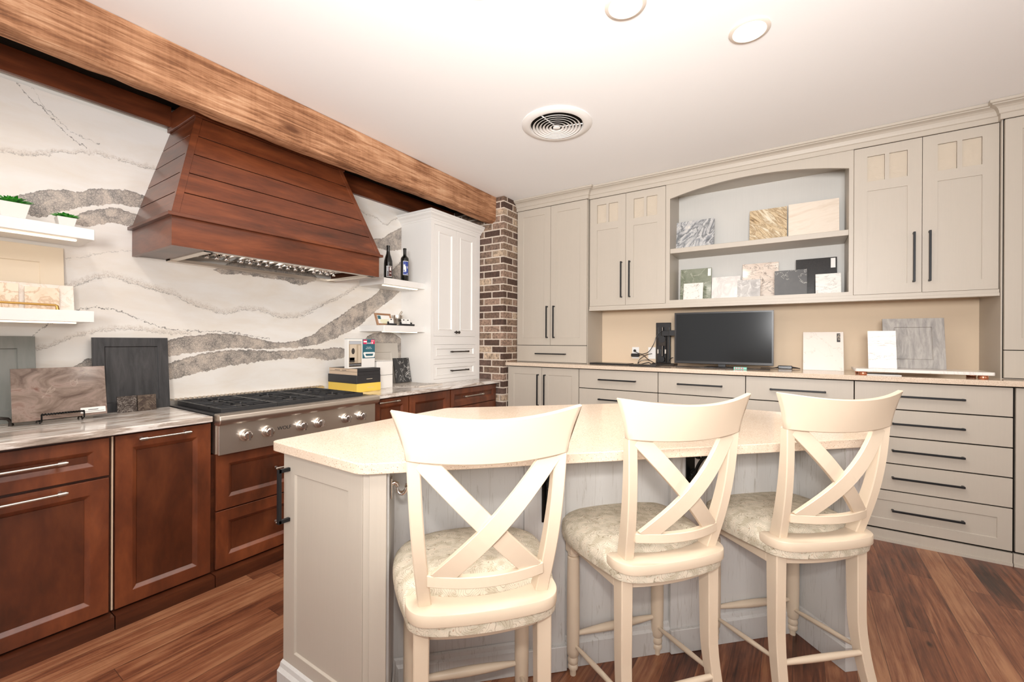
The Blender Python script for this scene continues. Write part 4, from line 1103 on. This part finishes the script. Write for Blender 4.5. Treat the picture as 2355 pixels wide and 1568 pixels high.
# display pack: a printed board with photo and teal half
bx = -2.93
t = thing('display_pack', 'printed display pack with bathroom photo and teal panel, on top of the box stack', 'box', (bx - .02, 2.245, 1.099))
b0, b1, z0, z1 = 2.105, 2.362, 1.0992, 1.330
MB().box(bx - .045, bx, b0, b1, z0, z1).build('pack_body', M['whitecard'], t, bevel=.001)
mid = b0 + (b1 - b0) * .52
q = MB(); q.box(bx + .0003, bx + .0009, mid + .001, b1 - .001, z0 + .075, z1 - .001); tp = q.build('teal_panel', M['teal'], t)
MB().box(bx - .044, bx + .0002, b0, b1, z1 + .0002, z1 + .002).build('teal_edge', M['teal'], t)
for a, b_ in ((mid + .008, mid + .044), (b1 - .040, b1 - .002)):
    MB().box(bx + .001, bx + .0014, a, b_, z1 - .040, z1 - .004).build('red_badge', M['pink'], t)
MB().box(bx + .0016, bx + .0019, mid + .010, mid + .042, z1 - .026, z1 - .014).build('badge_print', M['paper'], t)
q = MB(); q.box(bx + .0016, bx + .0019, b1 - .034, b1 - .022, z1 - .037, z1 - .024); q.box(bx + .0016, bx + .0019, b1 - .036, b1 - .010, z1 - .016, z1 - .012); q.build('badge_print', M['paper'], t)
text('wetwall', .015, M['paper'], t, Vector((bx + .0014, mid + .060, z1 - .032)), RL)
text('The modern', .0085, M['paper'], t, Vector((bx + .0014, mid + .062, z1 - .066)), RL)
text('alternative to tile', .0085, M['paper'], t, Vector((bx + .0014, mid + .062, z1 - .077)), RL)
# white carrying-handle motif
q = MB(); L = []
def rr(w, h, r, sk=0):
    o = []
    for cx, cz, a0 in ((w - r, h - r, 0), (-w + r, h - r, 90), (-w + r + sk, -h + r, 180), (w - r - .004, -h + r, 270)):
        for k in range(5): a = math.radians(a0 + 22.5 * k); o.append((cx + r * math.cos(a), cz + r * math.sin(a)))
    return o
cy, cz = mid + .064, z0 + .103
A_, B_ = rr(.056, .022, .010, .012), rr(.040, .009, .004, .006)
q.loops([[(bx + .001, cy + u, cz + v) for u, v in A_], [(bx + .005, cy + u, cz + v) for u, v in A_], [(bx + .005, cy + u + .002, cz + v) for u, v in B_], [(bx + .001, cy + u + .002, cz + v) for u, v in B_]], False, False)
q.build('carry_handle', M['paper'], t)
# bathroom photograph
ph = MB().box(bx + .0003, bx + .0008, b0 + .008, mid - .008, z0 + .010, z1 - .014).build('photo_print', M['tan'], t)
q = MB(); q.box(bx + .0012, bx + .0014, b0 + .011, mid - .010, z1 - .040, z1 - .016); q.build('photo_ceiling', M['greylabel'], ph)
q = MB(); q.box(bx + .0012, bx + .0014, b0 + .018, b0 + .078, z0 + .062, z1 - .044); q.box(bx + .0016, bx + .0018, mid - .040, mid - .018, z0 + .040, z1 - .050); q.build('photo_wall', M['lightprint'], ph)
q = MB(); q.lathe([(.015, .0017), (.015, .0021)], (0, 0, 0), 24, 'x'); 
for v_ in q.bm.verts: v_.co = Vector((bx + v_.co.x, b0 + .046 + v_.co.y, z0 + .135 + v_.co.z * 1.6))
q.build('photo_mirror', M['darkprint'], ph)
q = MB(); q.box(bx + .0012, bx + .0014, b0 + .012, b0 + .060, z0 + .046, z0 + .085); q.box(bx + .0012, bx + .0014, b0 + .011, mid - .010, z0 + .013, z0 + .040); q.build('photo_shadow', M['darkprint'], ph)
text('WOWWETWALL', .0148, M['greylabel'], ph, Vector((bx + .0015, (b0 + mid) / 2, z0 + .026)), RL, .0002)
# white sample boxes behind
wx = -2.93
for z0_, z1_, lb in ((ZW, 1.030, 'plain white sample box on the worktop, lower of two stacked'), (1.0305, 1.150, 'plain white sample box stacked on another, below the greige door sample')):
    t = carton('white_box', -3.16, wx, 2.385 if z0_ > 1 else 2.372, 2.553, z0_, z1_, M['whitecard'], lb)
    MB().box(wx - .228, wx + .0005, 2.375 if z0_ > 1 else 2.3725, 2.5535, z1_ - .006, z1_ - .0035).build('lid_line', M['darkprint'], t)
sample_door('door_sample', TW0, 2.53, 2.885, ZW, 1.295, .060, .020, .018, .085, M['greigedoor'], 'greige raised-panel door sample leaning in the corner by the white hutch')
ST['marquina'] = stone('black_marble', (.014, .012, .011), (.75, .72, .68), 5, .010, 1.0, .08, rot=(.5, 0, 0), stretch=(1, 3, 1), seed=4, dist=.8)
fullplate('marble_sample', TW0, 2.735, 2.925, .928, 1.155, .175, .130, .010, ST['marquina'], 'black marble tile with white streaks leaning in front of the greige door sample', 'tile')
m = mat('mosaic_sheet', (.5, .45, .4), .35); g = NG(m); xyz = g.sep(g.pos())
rnd, du, dv, cl, row = cells(g, xyz[1], xyz[0], .028, .009)
jt = g.m_('MINIMUM', g.m_('DIVIDE', dv, .001, clamp=True), g.m_('DIVIDE', du, .001, clamp=True))
g.col(g.mix(jt, (.75, .68, .6), g.ramp(rnd, [(0, (.2, .17, .15)), (.35, (.42, .37, .33)), (.7, (.62, .56, .5)), (1, (.33, .3, .28))]))); M['mosaic'] = m
tag(MB().box(-3.20, -2.90, 2.60, 2.935, ZW, .921).build('mosaic_sheet', M['mosaic']), 'grey mosaic tile sheet lying on the worktop under the black marble tile', 'tile')
q = MB(); q.loops([[(x, y, z) for x, y in ((-2.885, 2.66), (-2.745, 2.69), (-2.745, 2.985), (-2.852, 2.985), (-2.852, 2.944), (-2.885, 2.944))] for z in (ZW, .923)]); tag(q.build('mosaic_sheet', M['mosaic']), 'second mosaic tile sheet, overhanging towards the front of the worktop', 'tile')

# wine bottles
def bottle(x, y, z, prof, label, labmat, lz0, lz1, extra):
    t = thing('wine_bottle', label, 'bottle', (x, y, z), 0, 'wine bottles on the upper right shelf')
    q = MB(); q.lathe(prof, (x, y, z), 28); q.build('glass', M['glassbottle'], t, smooth=True)
    rb = max(p[0] for p in prof)
    def patch(a0, a1, z0_, z1_, off, mt, nm, par, sc=1):
        q = MB(); L = []
        for k in range(13):
            a = a0 + (a1 - a0) * k / 12; ca, sa = math.cos(a), math.sin(a)
            L.append([(x + (rb + off) * ca, y + (rb + off) * sa, z + z0_), (x + (rb + off + .0003) * ca, y + (rb + off + .0003) * sa, z + z0_), (x + (rb + off + .0003) * ca, y + (rb + off + .0003) * sa, z + z1_), (x + (rb + off) * ca, y + (rb + off) * sa, z + z1_)])
        q.loops(L); return q.build(nm, mt, par)
    fa = math.atan2(-y, -x)   # towards the room centre
    pl = patch(fa - .42, fa + .95, lz0, lz1, .0004, M['paper'], 'paper_label', t)
    patch(fa - .36, fa + .90, lz0 + .004, lz1 - .004, .0009, labmat, 'label_print', pl)
    for a, b, c_, d, mt in extra: patch(fa + a, fa + b, c_, d, .0014, M[mt], 'label_motif', pl)
zs = 1.8585
bottle(-3.02, 2.575, zs, [(.034, .001), (.0375, .004), (.0375, .135), (.035, .165), (.026, .200), (.0175, .225), (.0148, .245), (.0145, .285), (.0162, .287), (.0162, .298), (.0145, .300)],
       'dark sloping-shouldered wine bottle with a maroon label on the upper right shelf', M['redlabel'], .02, .115,
       [(-.36, .1, .03, .111, 'greylabel'), (.35, .68, .075, .105, 'paper'), (-.2, .05, .024, .07, 'darkprint'), (.3, .75, .05, .056, 'paper')])
bottle(-2.995, 2.745, zs, [(.034, .001), (.037, .004), (.037, .200), (.034, .215), (.022, .228), (.0155, .238), (.0143, .250), (.0143, .288), (.0158, .290), (.0158, .300), (.0145, .302)],
       'dark high-shouldered wine bottle with a blue label on the upper right shelf', M['bluelabel'], .055, .182,
       [(-.28, .10, .10, .15, 'paper'), (.05, .35, .085, .135, 'paper'), (-.30, .0, .085, .092, 'paper'), (.6, .72, .115, .135, 'paper'), (.45, .7, .066, .072, 'paper')])
# framed certificate on the lower right shelf
zs = 1.4525
t = thing('picture_frame', 'wooden picture frame with a pale yellow certificate', 'picture frame', TW0(2.57, .23, zs))
TP = on_plate(TW0, zs, 1.560, .235, .195)
q = MB(TP); q.rl([(2.475, 2.645, zs, 1.560, -.018), (2.475, 2.645, zs, 1.560, 0), (2.483, 2.637, zs + .008, 1.552, .004), (2.492, 2.628, zs + .017, 1.543, -.004)], True, False)
q.build('frame', M['copperwood'], t)
pr_ = MB(TP).box(2.492, 2.628, -.010, -.0045, zs + .017, 1.543).build('certificate', M['paper'], t)
MB(TP).box(2.496, 2.528, -.004, -.0035, 1.508, 1.538).build('certificate_print', M['teal'], pr_)
q = MB(TP)
for k in range(5): q.box(2.515 if k else 2.535, 2.615, -.004, -.0035, 1.470 + k * .008, 1.4745 + k * .008)
q.build('certificate_print', M['yellowpaper'], pr_)
# metal pot with a handle
px_, py_ = -3.07, 2.73
t = thing('metal_pot', 'shiny metal mortar pot with a pestle sticking out, on the lower right shelf', 'pot', (px_, py_, zs))
q = MB(); q.lathe([(.035, .001), (.036, .008), (.028, .016), (.034, .03), (.049, .055), (.053, .08), (.053, .098), (.050, .098), (.049, .085), (.040, .05)], (px_, py_, zs), 32); q.build('bowl', M['nickel'], t, smooth=True)
q = MB(); q.tube([(px_, py_, zs + .07), (px_ + .008, py_ + .045, zs + .135)], [.008, .0095], 12); q.build('pestle', M['nickel'], t, smooth=True)
def cardholder(y, x, label, n):
    t = thing('card_holder', label, 'card holder', (x, y, zs), 0, 'business card holders on the lower right shelf')
    q = MB(); q.box(x - .02, x + .02, y - .044 * n, y + .044 * n, zs + .0005, zs + .006); q.box(x + .016, x + .02, y - .044 * n, y + .044 * n, zs + .006, zs + .018); q.box(x - .02, x - .014, y - .03 * n, y + .044 * n, zs + .006, zs + .034)
    q.build('holder', M['blackcard'], t, bevel=.001)
    for k in range(n):
        yc = y + (k - (n - 1) / 2) * .050
        q = MB(); q.hexa([(x + .008, yc - .023, zs + .008), (x + .008, yc + .023, zs + .008), (x + .001, yc + .023, zs + .008), (x + .001, yc - .023, zs + .008), (x - .004, yc - .023, zs + .062), (x - .004, yc + .023, zs + .062), (x - .011, yc + .023, zs + .062), (x - .011, yc - .023, zs + .062)])
        cd = q.build('business_cards', M['paper'], t)
        q = MB(); q.box(x - .0015, x - .0008, yc - .010, yc + .008, zs + .048, zs + .057); q.build('card_print', M['darkprint'], cd)
cardholder(2.575, -2.975, 'small black card holder with one stack of white cards before the framed certificate', 1)
cardholder(2.735, -2.965, 'black card holder with two stacks of white cards before the metal pot', 2)

# ------------------------------------------------------------ BOOKCASE SAMPLES
def bt(name, px0, px1, pyt, y, zb, mt, label, cat='tile', lean=.035, th=.009, grp='stone samples in the open bookcase'):
    """sample on a bookcase shelf, its visible edges measured at the depth of its top"""
    a = at(px0, pyt, y=y); b = at(px1, pyt, y=y)
    T = TBk(0); 
    q = MB(); u0, u1, zt = a.x, b.x, (a.z + b.z) / 2
    q.hexa([(u0, y - lean, zb), (u1, y - lean, zb), (u1, y - lean + th, zb), (u0, y - lean + th, zb), (u0, y, zt), (u1, y, zt), (u1, y + th, zt), (u0, y + th, zt)])
    o = tag(q.build(name, mt, bevel=.0006), label, cat, grp); return o, u0, u1, zt, y, zb, lean
def sticker(o, mt, u0, u1, z0, z1):
    ob, a, b, zt, y, zb, ln = o
    f = lambda z: y - ln * (zt - z) / (zt - zb)
    q = MB(); q.hexa([(u0, f(z0) - .0018, z0), (u1, f(z0) - .0018, z0), (u1, f(z0) - .0005, z0), (u0, f(z0) - .0005, z0), (u0, f(z1) - .0018, z1), (u1, f(z1) - .0018, z1), (u1, f(z1) - .0005, z1), (u0, f(z1) - .0005, z1)])
    ob2 = q.build('label_sticker', mt)
    ob2.parent = ob; return ob2
def swirl(name, stops, sc, rot, stretch, dist, seed, rough=.12):
    m = mat(name, (.5, .5, .5), rough); g = NG(m); o = g.map(g.pos(), (1, 1, 1), (seed, seed * .7, 0), (0, rot, 0))
    o = g.map(o, stretch); n = g.noise(o, sc, 7, .6, dist); g.col(g.ramp(n.outputs[0], stops)); return m
SB = swirl('blue_grey_swirled_marble', [(.30, (.05, .055, .06)), (.42, (.30, .31, .33)), (.48, (.66, .65, .64)), (.52, (.16, .17, .18)), (.58, (.50, .50, .51)), (.66, (.75, .71, .65)), (.78, (.15, .15, .15))], 3.2, .9, (1, 1, 2.5), 1.0, 3)
SG_ = swirl('golden_swirled_marble', [(.30, (.10, .07, .05)), (.40, (.5, .35, .19)), (.46, (.74, .6, .4)), (.52, (.40, .28, .16)), (.6, (.78, .68, .5)), (.7, (.82, .76, .64)), (.8, (.25, .17, .1))], 5.5, -.75, (1, 1, 5), .7, 7)
SC_ = swirl('cream_sandstone', [(.3, (.76, .64, .52)), (.5, (.86, .76, .65)), (.7, (.80, .68, .56))], 4, .2, (1, 1, 6), .4, 2)
SGR = stone('green_marble', (.17, .19, .13), (.55, .55, .45), 5, .015, .6, .12, (.27, .29, .22), seed=3, dist=1.2)
SWV = stone('white_cracked_marble', (.84, .79, .73), (.18, .15, .12), 6, .006, .9, .15, seed=9, dist=1.0)
SPG = stone('pale_grey_marble', (.74, .71, .68), (.6, .57, .55), 5, .06, .6, .15, (.84, .80, .76), seed=6)
SPK = stone('pink_veined_marble', (.70, .58, .49), (.13, .09, .07), 7, .018, .9, .1, (.80, .70, .61), seed=8, stretch=(1, 1, 1.8))
SGV = stone('grey_streaked_marble', (.42, .40, .39), (.75, .73, .7), 10, .05, .8, .15, (.55, .53, .51), seed=10)
SSL = stone('dark_slate', (.075, .075, .078), (.6, .58, .54), 3.2, .006, .9, .3, (.10, .10, .10), seed=12, dist=1.0)
SBK = stone('black_speckled_quartz', (.012, .012, .013), (.25, .23, .2), 60, .006, .5, .12, seed=13)
SWM = stone('white_grey_marble', (.82, .79, .75), (.35, .33, .31), 6, .02, .7, .12, (.86, .83, .79), seed=14, rot=(0, .8, 0), stretch=(1, 1, 3))
ZS1, ZS2 = 2.1505, 1.6905
bt('marble_sample', 1553.5, 1643.5, 507, 4.25, ZS1, SB, 'blue grey swirled marble tile on the top bookcase shelf')
bt('marble_sample', 1724.5, 1810, 480, 4.25, ZS1, SG_, 'golden brown swirled marble tile, middle of the top bookcase shelf')
bt('marble_sample', 1813.5, 1930, 463, 4.25, ZS1, SC_, 'large cream sandstone tile at the right of the top bookcase shelf')
o = bt('marble_sample', 1566, 1637, 618, 4.27, ZS2, SGR, 'green marble tile with a white sticker at the left of the lower bookcase shelf')
sticker(o, M['paper'], o[2] - .032, o[2] - .006, o[3] - .075, o[3] - .006)
bt('marble_sample', 1573, 1617.5, 651, 4.17, ZS2, SWV, 'small white tile with thin dark cracks before the green tile')
bt('marble_sample', 1637.5, 1703, 636, 4.24, ZS2, SPG, 'pale grey marble tile right of the green tile')
o = bt('marble_sample', 1708, 1791, 605, 4.28, ZS2, SPK, 'pinkish beige marble tile with dark veins, middle of the lower bookcase shelf')
bt('marble_sample', 1697, 1749, 643, 4.16, ZS2, SGV, 'small grey streaked marble tile before the pinkish tile')
bt('marble_sample', 1781.5, 1856, 621, 4.15, ZS2, SSL, 'dark grey slate tile with one white crack on the lower bookcase shelf')
o = bt('marble_sample', 1830.5, 1925, 594, 4.26, ZS2, SBK, 'black speckled quartz tile with a white sticker, tallest on the lower bookcase shelf')
sticker(o, M['paper'], o[2] - .040, o[2] - .010, o[3] - .085, o[3] - .008)
bt('marble_sample', 1875.5, 1934, 629, 4.15, ZS2, SWM, 'small white grey-veined marble tile at the right of the lower bookcase shelf')
q = MB()
for ppx, ppy in ((1637, 449), (1763, 427), (1909, 403)):
    P = at(ppx, ppy, y=4.3345); q.lathe([(.007, -.0006), (.007, -.0024)], (P.x, 4.3349, P.z), 12, 'y')

# ------------------------------------------------------------ DESK TOP THINGS
def on_desk(px, py): return at(px, py, z=ZG)
# monitor
my = 4.02
a = at(1552, 717, y=my); b = at(1779.5, 716, y=my)
x0, x1, zt = a.x, b.x, (a.z + b.z) / 2; zb_ = at(1665, 838, y=my).z
t = thing('monitor', 'black flat-screen monitor standing on the desk worktop', 'monitor', ((x0 + x1) / 2, my + .06, ZG))
q = MB(); q.rl([(x0, x1, zb_, zt, my), (x0, x1, zb_, zt, my - .004)] ) if False else q.box(x0, x1, my, my + .035, zb_, zt)
q.build('casing', M['blackplastic'], t, bevel=.003)
MB().box(x0 + .012, x1 - .012, my - .0012, my - .0002, zb_ + .022, zt - .012).build('screen', M['screen'], t)
q = MB(); q.box(x0 - .0015, x0 + .003, my - .003, my + .036, zb_, zt); q.box(x1 - .003, x1 + .0015, my - .003, my + .036, zb_, zt); q.box(x0, x1, my - .003, my + .001, zt - .003, zt + .001)
q.build('bezel_edge', M['bronze'], t)
q = MB(); q.box((x0 + x1) / 2 - .13, (x0 + x1) / 2 + .13, my - .03, my + .15, ZG + .0005, ZG + .010); q.box((x0 + x1) / 2 - .03, (x0 + x1) / 2 + .03, my + .035, my + .055, ZG + .01, zb_ + .05); q.build('stand', M['blackplastic'], t, bevel=.002)
# monitor arm bracket
t = thing('monitor_mount', 'upright black monitor wall mount with an arm, left of the monitor', 'monitor mount', (-1.09, 4.28, ZG))
q = MB(); q.box(-1.160, -1.022, 4.315, 4.3485, 1.100, 1.505); q.build('mount_plate', M['blackplastic'], t, bevel=.003)
q = MB(); q.box(-1.148, -1.138, 4.295, 4.315, 1.12, 1.46); q.box(-1.044, -1.034, 4.295, 4.315, 1.12, 1.46)
q.tube([(-1.092, 4.29, 1.18), (-1.092, 4.29, 1.46)], .010, 12); q.tube([(-1.060, 4.295, 1.12), (-1.060, 4.295, 1.40)], .006, 10)
q.box(-1.125, -1.06, 4.27, 4.315, 1.28, 1.36); q.build('mount_rails', M['bronze'], t)
q = MB(); q.lathe([(.034, -.02), (.034, .02)], (-1.092, 4.285, 1.345), 20, 'y'); q.lathe([(.026, -.02), (.026, .02)], (-1.092, 4.285, 1.15), 20, 'y'); q.build('pivot', M['blackplastic'], t, smooth=True)
q = MB(); q.box(-1.09, -.965, 4.255, 4.275, 1.375, 1.425); q.box(-.985, -.86, 4.10, 4.275, 1.375, 1.425); q.build('arm', M['blackplastic'], t, bevel=.002)
q = MB(); 
for u in (-1.128, -1.058): q.box(u - .006, u + .006, 4.268, 4.292, 1.205, 1.245)
q.build('mount_slots', M['nickel'], t)
q = MB(); q.box(-1.16, -.95, 4.16, 4.30, ZG + .0005, ZG + .018); q.build('base_plate', M['bronze'], t, bevel=.004)
# outlets
for u0, u1, lb in ((-1.406, -1.335, 'white wall outlet with two black plugs, left one'), (-1.243, -1.170, 'white wall outlet half hidden behind the monitor mount')):
    t = thing('wall_outlet', lb, 'outlet', ((u0 + u1) / 2, YB, 1.205), 0, 'wall outlets above the desk worktop')
    MB().box(u0, u1, YB - .006, YB - .0004, 1.148, 1.264).build('cover_plate', M['whiteplastic'], t, bevel=.002)
    q = MB(); uc = (u0 + u1) / 2
    for z in (1.182, 1.230): q.box(uc - .017, uc + .017, YB - .008, YB - .006, z - .014, z + .014)
    q.build('socket', M['whiteplastic'], t, bevel=.001)
# cables and plugs
cb = thing('power_cable', 'tangle of black power cables hanging from the left wall outlet', 'cable', (-1.25, 4.25, ZG))
q = MB(); q.box(-1.40, -1.318, 4.285, 4.325, 1.168, 1.200); q.build('adapter_plug', M['blackplastic'], cb, bevel=.006)
q = MB(); q.lathe([(.012, -.01), (.014, .0), (.010, .015)], (-1.372, 4.325, 1.228), 14, 'y'); q.build('plug', M['blackplastic'], cb, smooth=True)
def cable(pts, r=.0035, nm='cord'):
    P = [Vector(p) for p in pts]; o = []
    for i in range(len(P) - 1):
        p0, p1, p2, p3 = P[max(i - 1, 0)], P[i], P[i + 1], P[min(i + 2, len(P) - 1)]
        for k in range(8):
            s = k / 8; o.append(tuple(.5 * ((2 * p1) + (-p0 + p2) * s + (2 * p0 - 5 * p1 + 4 * p2 - p3) * s * s + (-p0 + 3 * p1 - 3 * p2 + p3) * s ** 3)))
    o.append(tuple(P[-1])); q = MB(); q.tube(o, r, 8); return q.build(nm, M['blackplastic'], cb, smooth=True)
cable([(-1.368, 4.31, 1.226), (-1.33, 4.28, 1.208), (-1.265, 4.24, 1.198), (-1.20, 4.22, 1.225), (-1.15, 4.21, 1.30), (-1.125, 4.22, 1.38), (-1.085, 4.24, 1.425)])
cable([(-1.318, 4.30, 1.185), (-1.27, 4.27, 1.186), (-1.22, 4.25, 1.15), (-1.16, 4.20, 1.125), (-1.10, 4.12, 1.105)])
cable([(-1.205, 4.34, 1.20), (-1.235, 4.26, 1.190), (-1.285, 4.22, 1.150), (-1.30, 4.20, 1.108), (-1.25, 4.12, 1.103)])
cable([(-1.30, 4.19, 1.104), (-1.27, 4.22, 1.135), (-1.20, 4.22, 1.140), (-1.12, 4.15, 1.112)], .003)
cable([(-1.02, 4.27, 1.14), (-.99, 4.22, 1.165), (-.96, 4.15, 1.172)], .004)
cable([(-1.24, 4.10, 1.104), (-1.18, 4.14, 1.12), (-1.13, 4.09, 1.104), (-1.05, 4.13, 1.103)], .005)
# keyboards and slim things
def slab_on_desk(name, corners, h, mt, label, cat, z=ZG + .0004):
    q = MB(); q.loops([[(p.x, p.y, z + k) for p in corners] for k in (0, h)]); return tag(q.build(name, mt, bevel=.0015), label, cat)
A = Vector
slab_on_desk('laptop', [A((-1.700, 4.13)), (A((-1.700, 3.95))), A((-1.315, 3.93)), A((-1.315, 4.11))], .014, M['blackplastic'], 'closed thin black laptop lying left of the cables', 'laptop')
kbm = slab_on_desk('keyboard', [A((-1.288, 4.03)), A((-1.288, 3.885)), A((-1.040, 3.885)), A((-1.040, 4.03))], .010, M['blackplastic'], 'small black keyboard lying before the cables', 'keyboard')
q = MB()
for i in range(9):
    for j in range(4): q.box(-1.278 + i * .026, -1.256 + i * .026, 3.895 + j * .031, 3.921 + j * .031, ZG + .0106, ZG + .013)
o = q.build('keys', M['bronze']); o.parent = kbm; o['kind'] = 'stuff'
# cord lying behind / under the monitor and the adapter
q = MB(); q.tube([(-.90 + .06 * k, 3.985 + .012 * math.sin(k * 1.7), ZG + .0045) for k in range(13)], .0035, 8); tag(q.build('cable', M['blackplastic'], smooth=True), 'black cord lying along the worktop under the monitor', 'cable')
t = thing('power_adapter', 'black power adapter brick on the worktop right of the monitor', 'adapter', (-.06, 4.30, ZG))
q = MB(); q.box(-.135, -.035, 4.24, 4.285, ZG + .0005, ZG + .028); q.build('brick', M['blackplastic'], t, bevel=.004)
q = MB(); q.tube([(-.036, 4.262, ZG + .014), (-.01, 4.262, ZG + .012), (.02, 4.27, ZG + .006)], [.008, .005, .003], 8); q.tube([(-.134, 4.262, ZG + .012), (-.17, 4.25, ZG + .005), (-.26, 4.22, ZG + .0045)], [.005, .003, .003], 8); q.build('lead', M['blackplastic'], t, smooth=True)
pc = thing('gum_packet', 'small colourful packet lying before the monitor', 'packet', (-.36, 3.97, ZG))
MB().box(-.435, -.340, 3.945, 3.985, ZG + .0005, ZG + .018).build('packet_body', M['mint'], pc, bevel=.002)
q = MB()
for k in range(4): q.box(-.425 + k * .017, -.416 + k * .017, 3.9440, 3.9447, ZG + .005, ZG + .014)
q.build('packet_print', M['pink'], pc)
# sample marked NEW
SN = stone('white_quartz_fine_crack', (.86, .79, .72), (.45, .36, .28), 2.6, .0035, .7, .15, seed=21, dist=1.0)
o = bt('quartz_sample', 1847, 1939.5, 763.5, 4.30, ZG + .0005, SN, 'white quartz sample with a black NEW label, right of the monitor', lean=.07, grp=None)
nl = sticker(o, M['blackcard'], o[2] - .042, o[2] - .020, o[3] - .080, o[3] - .012)
t_ = text('NEW', .024, M['lightprint'], o[0], Vector((o[2] - .031, o[4] - .07 * .19 - .003, o[3] - .046)), Matrix.Rotation(PI / 2, 4, 'X') @ Matrix.Rotation(-PI / 2, 4, 'Z') @ Matrix.Identity(4))
# marble tray with copper feet
t = thing('serving_tray', 'long white marble tray on round copper feet on the desk worktop', 'tray', (.66, 3.98, ZG))
TY0, TY1, TX0, TX1 = 3.80, 4.10, .335, 1.005
q = MB(); q.prism(round_poly([(TX0, TY0), (TX1, TY0), (TX1, TY1), (TX0, TY1)], .02), ZG + .024, ZG + .044); q.build('tray_slab', stone('white_tray_marble', (.84, .80, .76), (.6, .56, .52), 4, .02, .5, .12, seed=30), t, bevel=.003, seg=2)
for x, y in ((TX0 + .045, TY0 + .04), (TX1 - .045, TY0 + .04), (TX0 + .045, TY1 - .04), (TX1 - .045, TY1 - .04)):
    q = MB(); q.lathe([(.022, .0005), (.024, .004), (.024, .016), (.020, .0238)], (x, y, ZG), 24); q.build('tray_foot', M['copper'], t, smooth=True)
tag(MB().box(.39, .58, 3.83, 4.02, ZG + .0005, ZG + .006).build('paper_stack', M['paper']), 'thin stack of paper lying under the marble tray', 'paper')
ZT = ZG + .0445
q = MB(); SWT = stone('white_lined_marble', (.88, .85, .80), (.35, .32, .30), 2.2, .004, .8, .12, seed=33, stretch=(.6, .6, 2.2), dist=.6)
a = at(1995, 761, y=3.98); b = at(2060, 761, y=3.98)
q.hexa([(a.x, 3.92, ZT), (b.x, 3.92, ZT), (b.x, 3.93, ZT), (a.x, 3.93, ZT), (a.x, 3.98, a.z), (b.x, 3.98, a.z), (b.x, 3.99, a.z), (a.x, 3.99, a.z)])
tag(q.build('marble_sample', SWT, bevel=.0006), 'white marble sample with thin grey lines standing on the marble tray', 'tile')
a = at(2029, 733, y=4.10); b = at(2171, 731, y=4.10)
sample_door('door_sample', lambda u, d, z: (u, 4.10 - d, z), a.x, b.x, ZT, (a.z + b.z) / 2, .07, .0, .018, .062, M['greystain'], 'weathered grey stained door sample leaning on the marble tray')
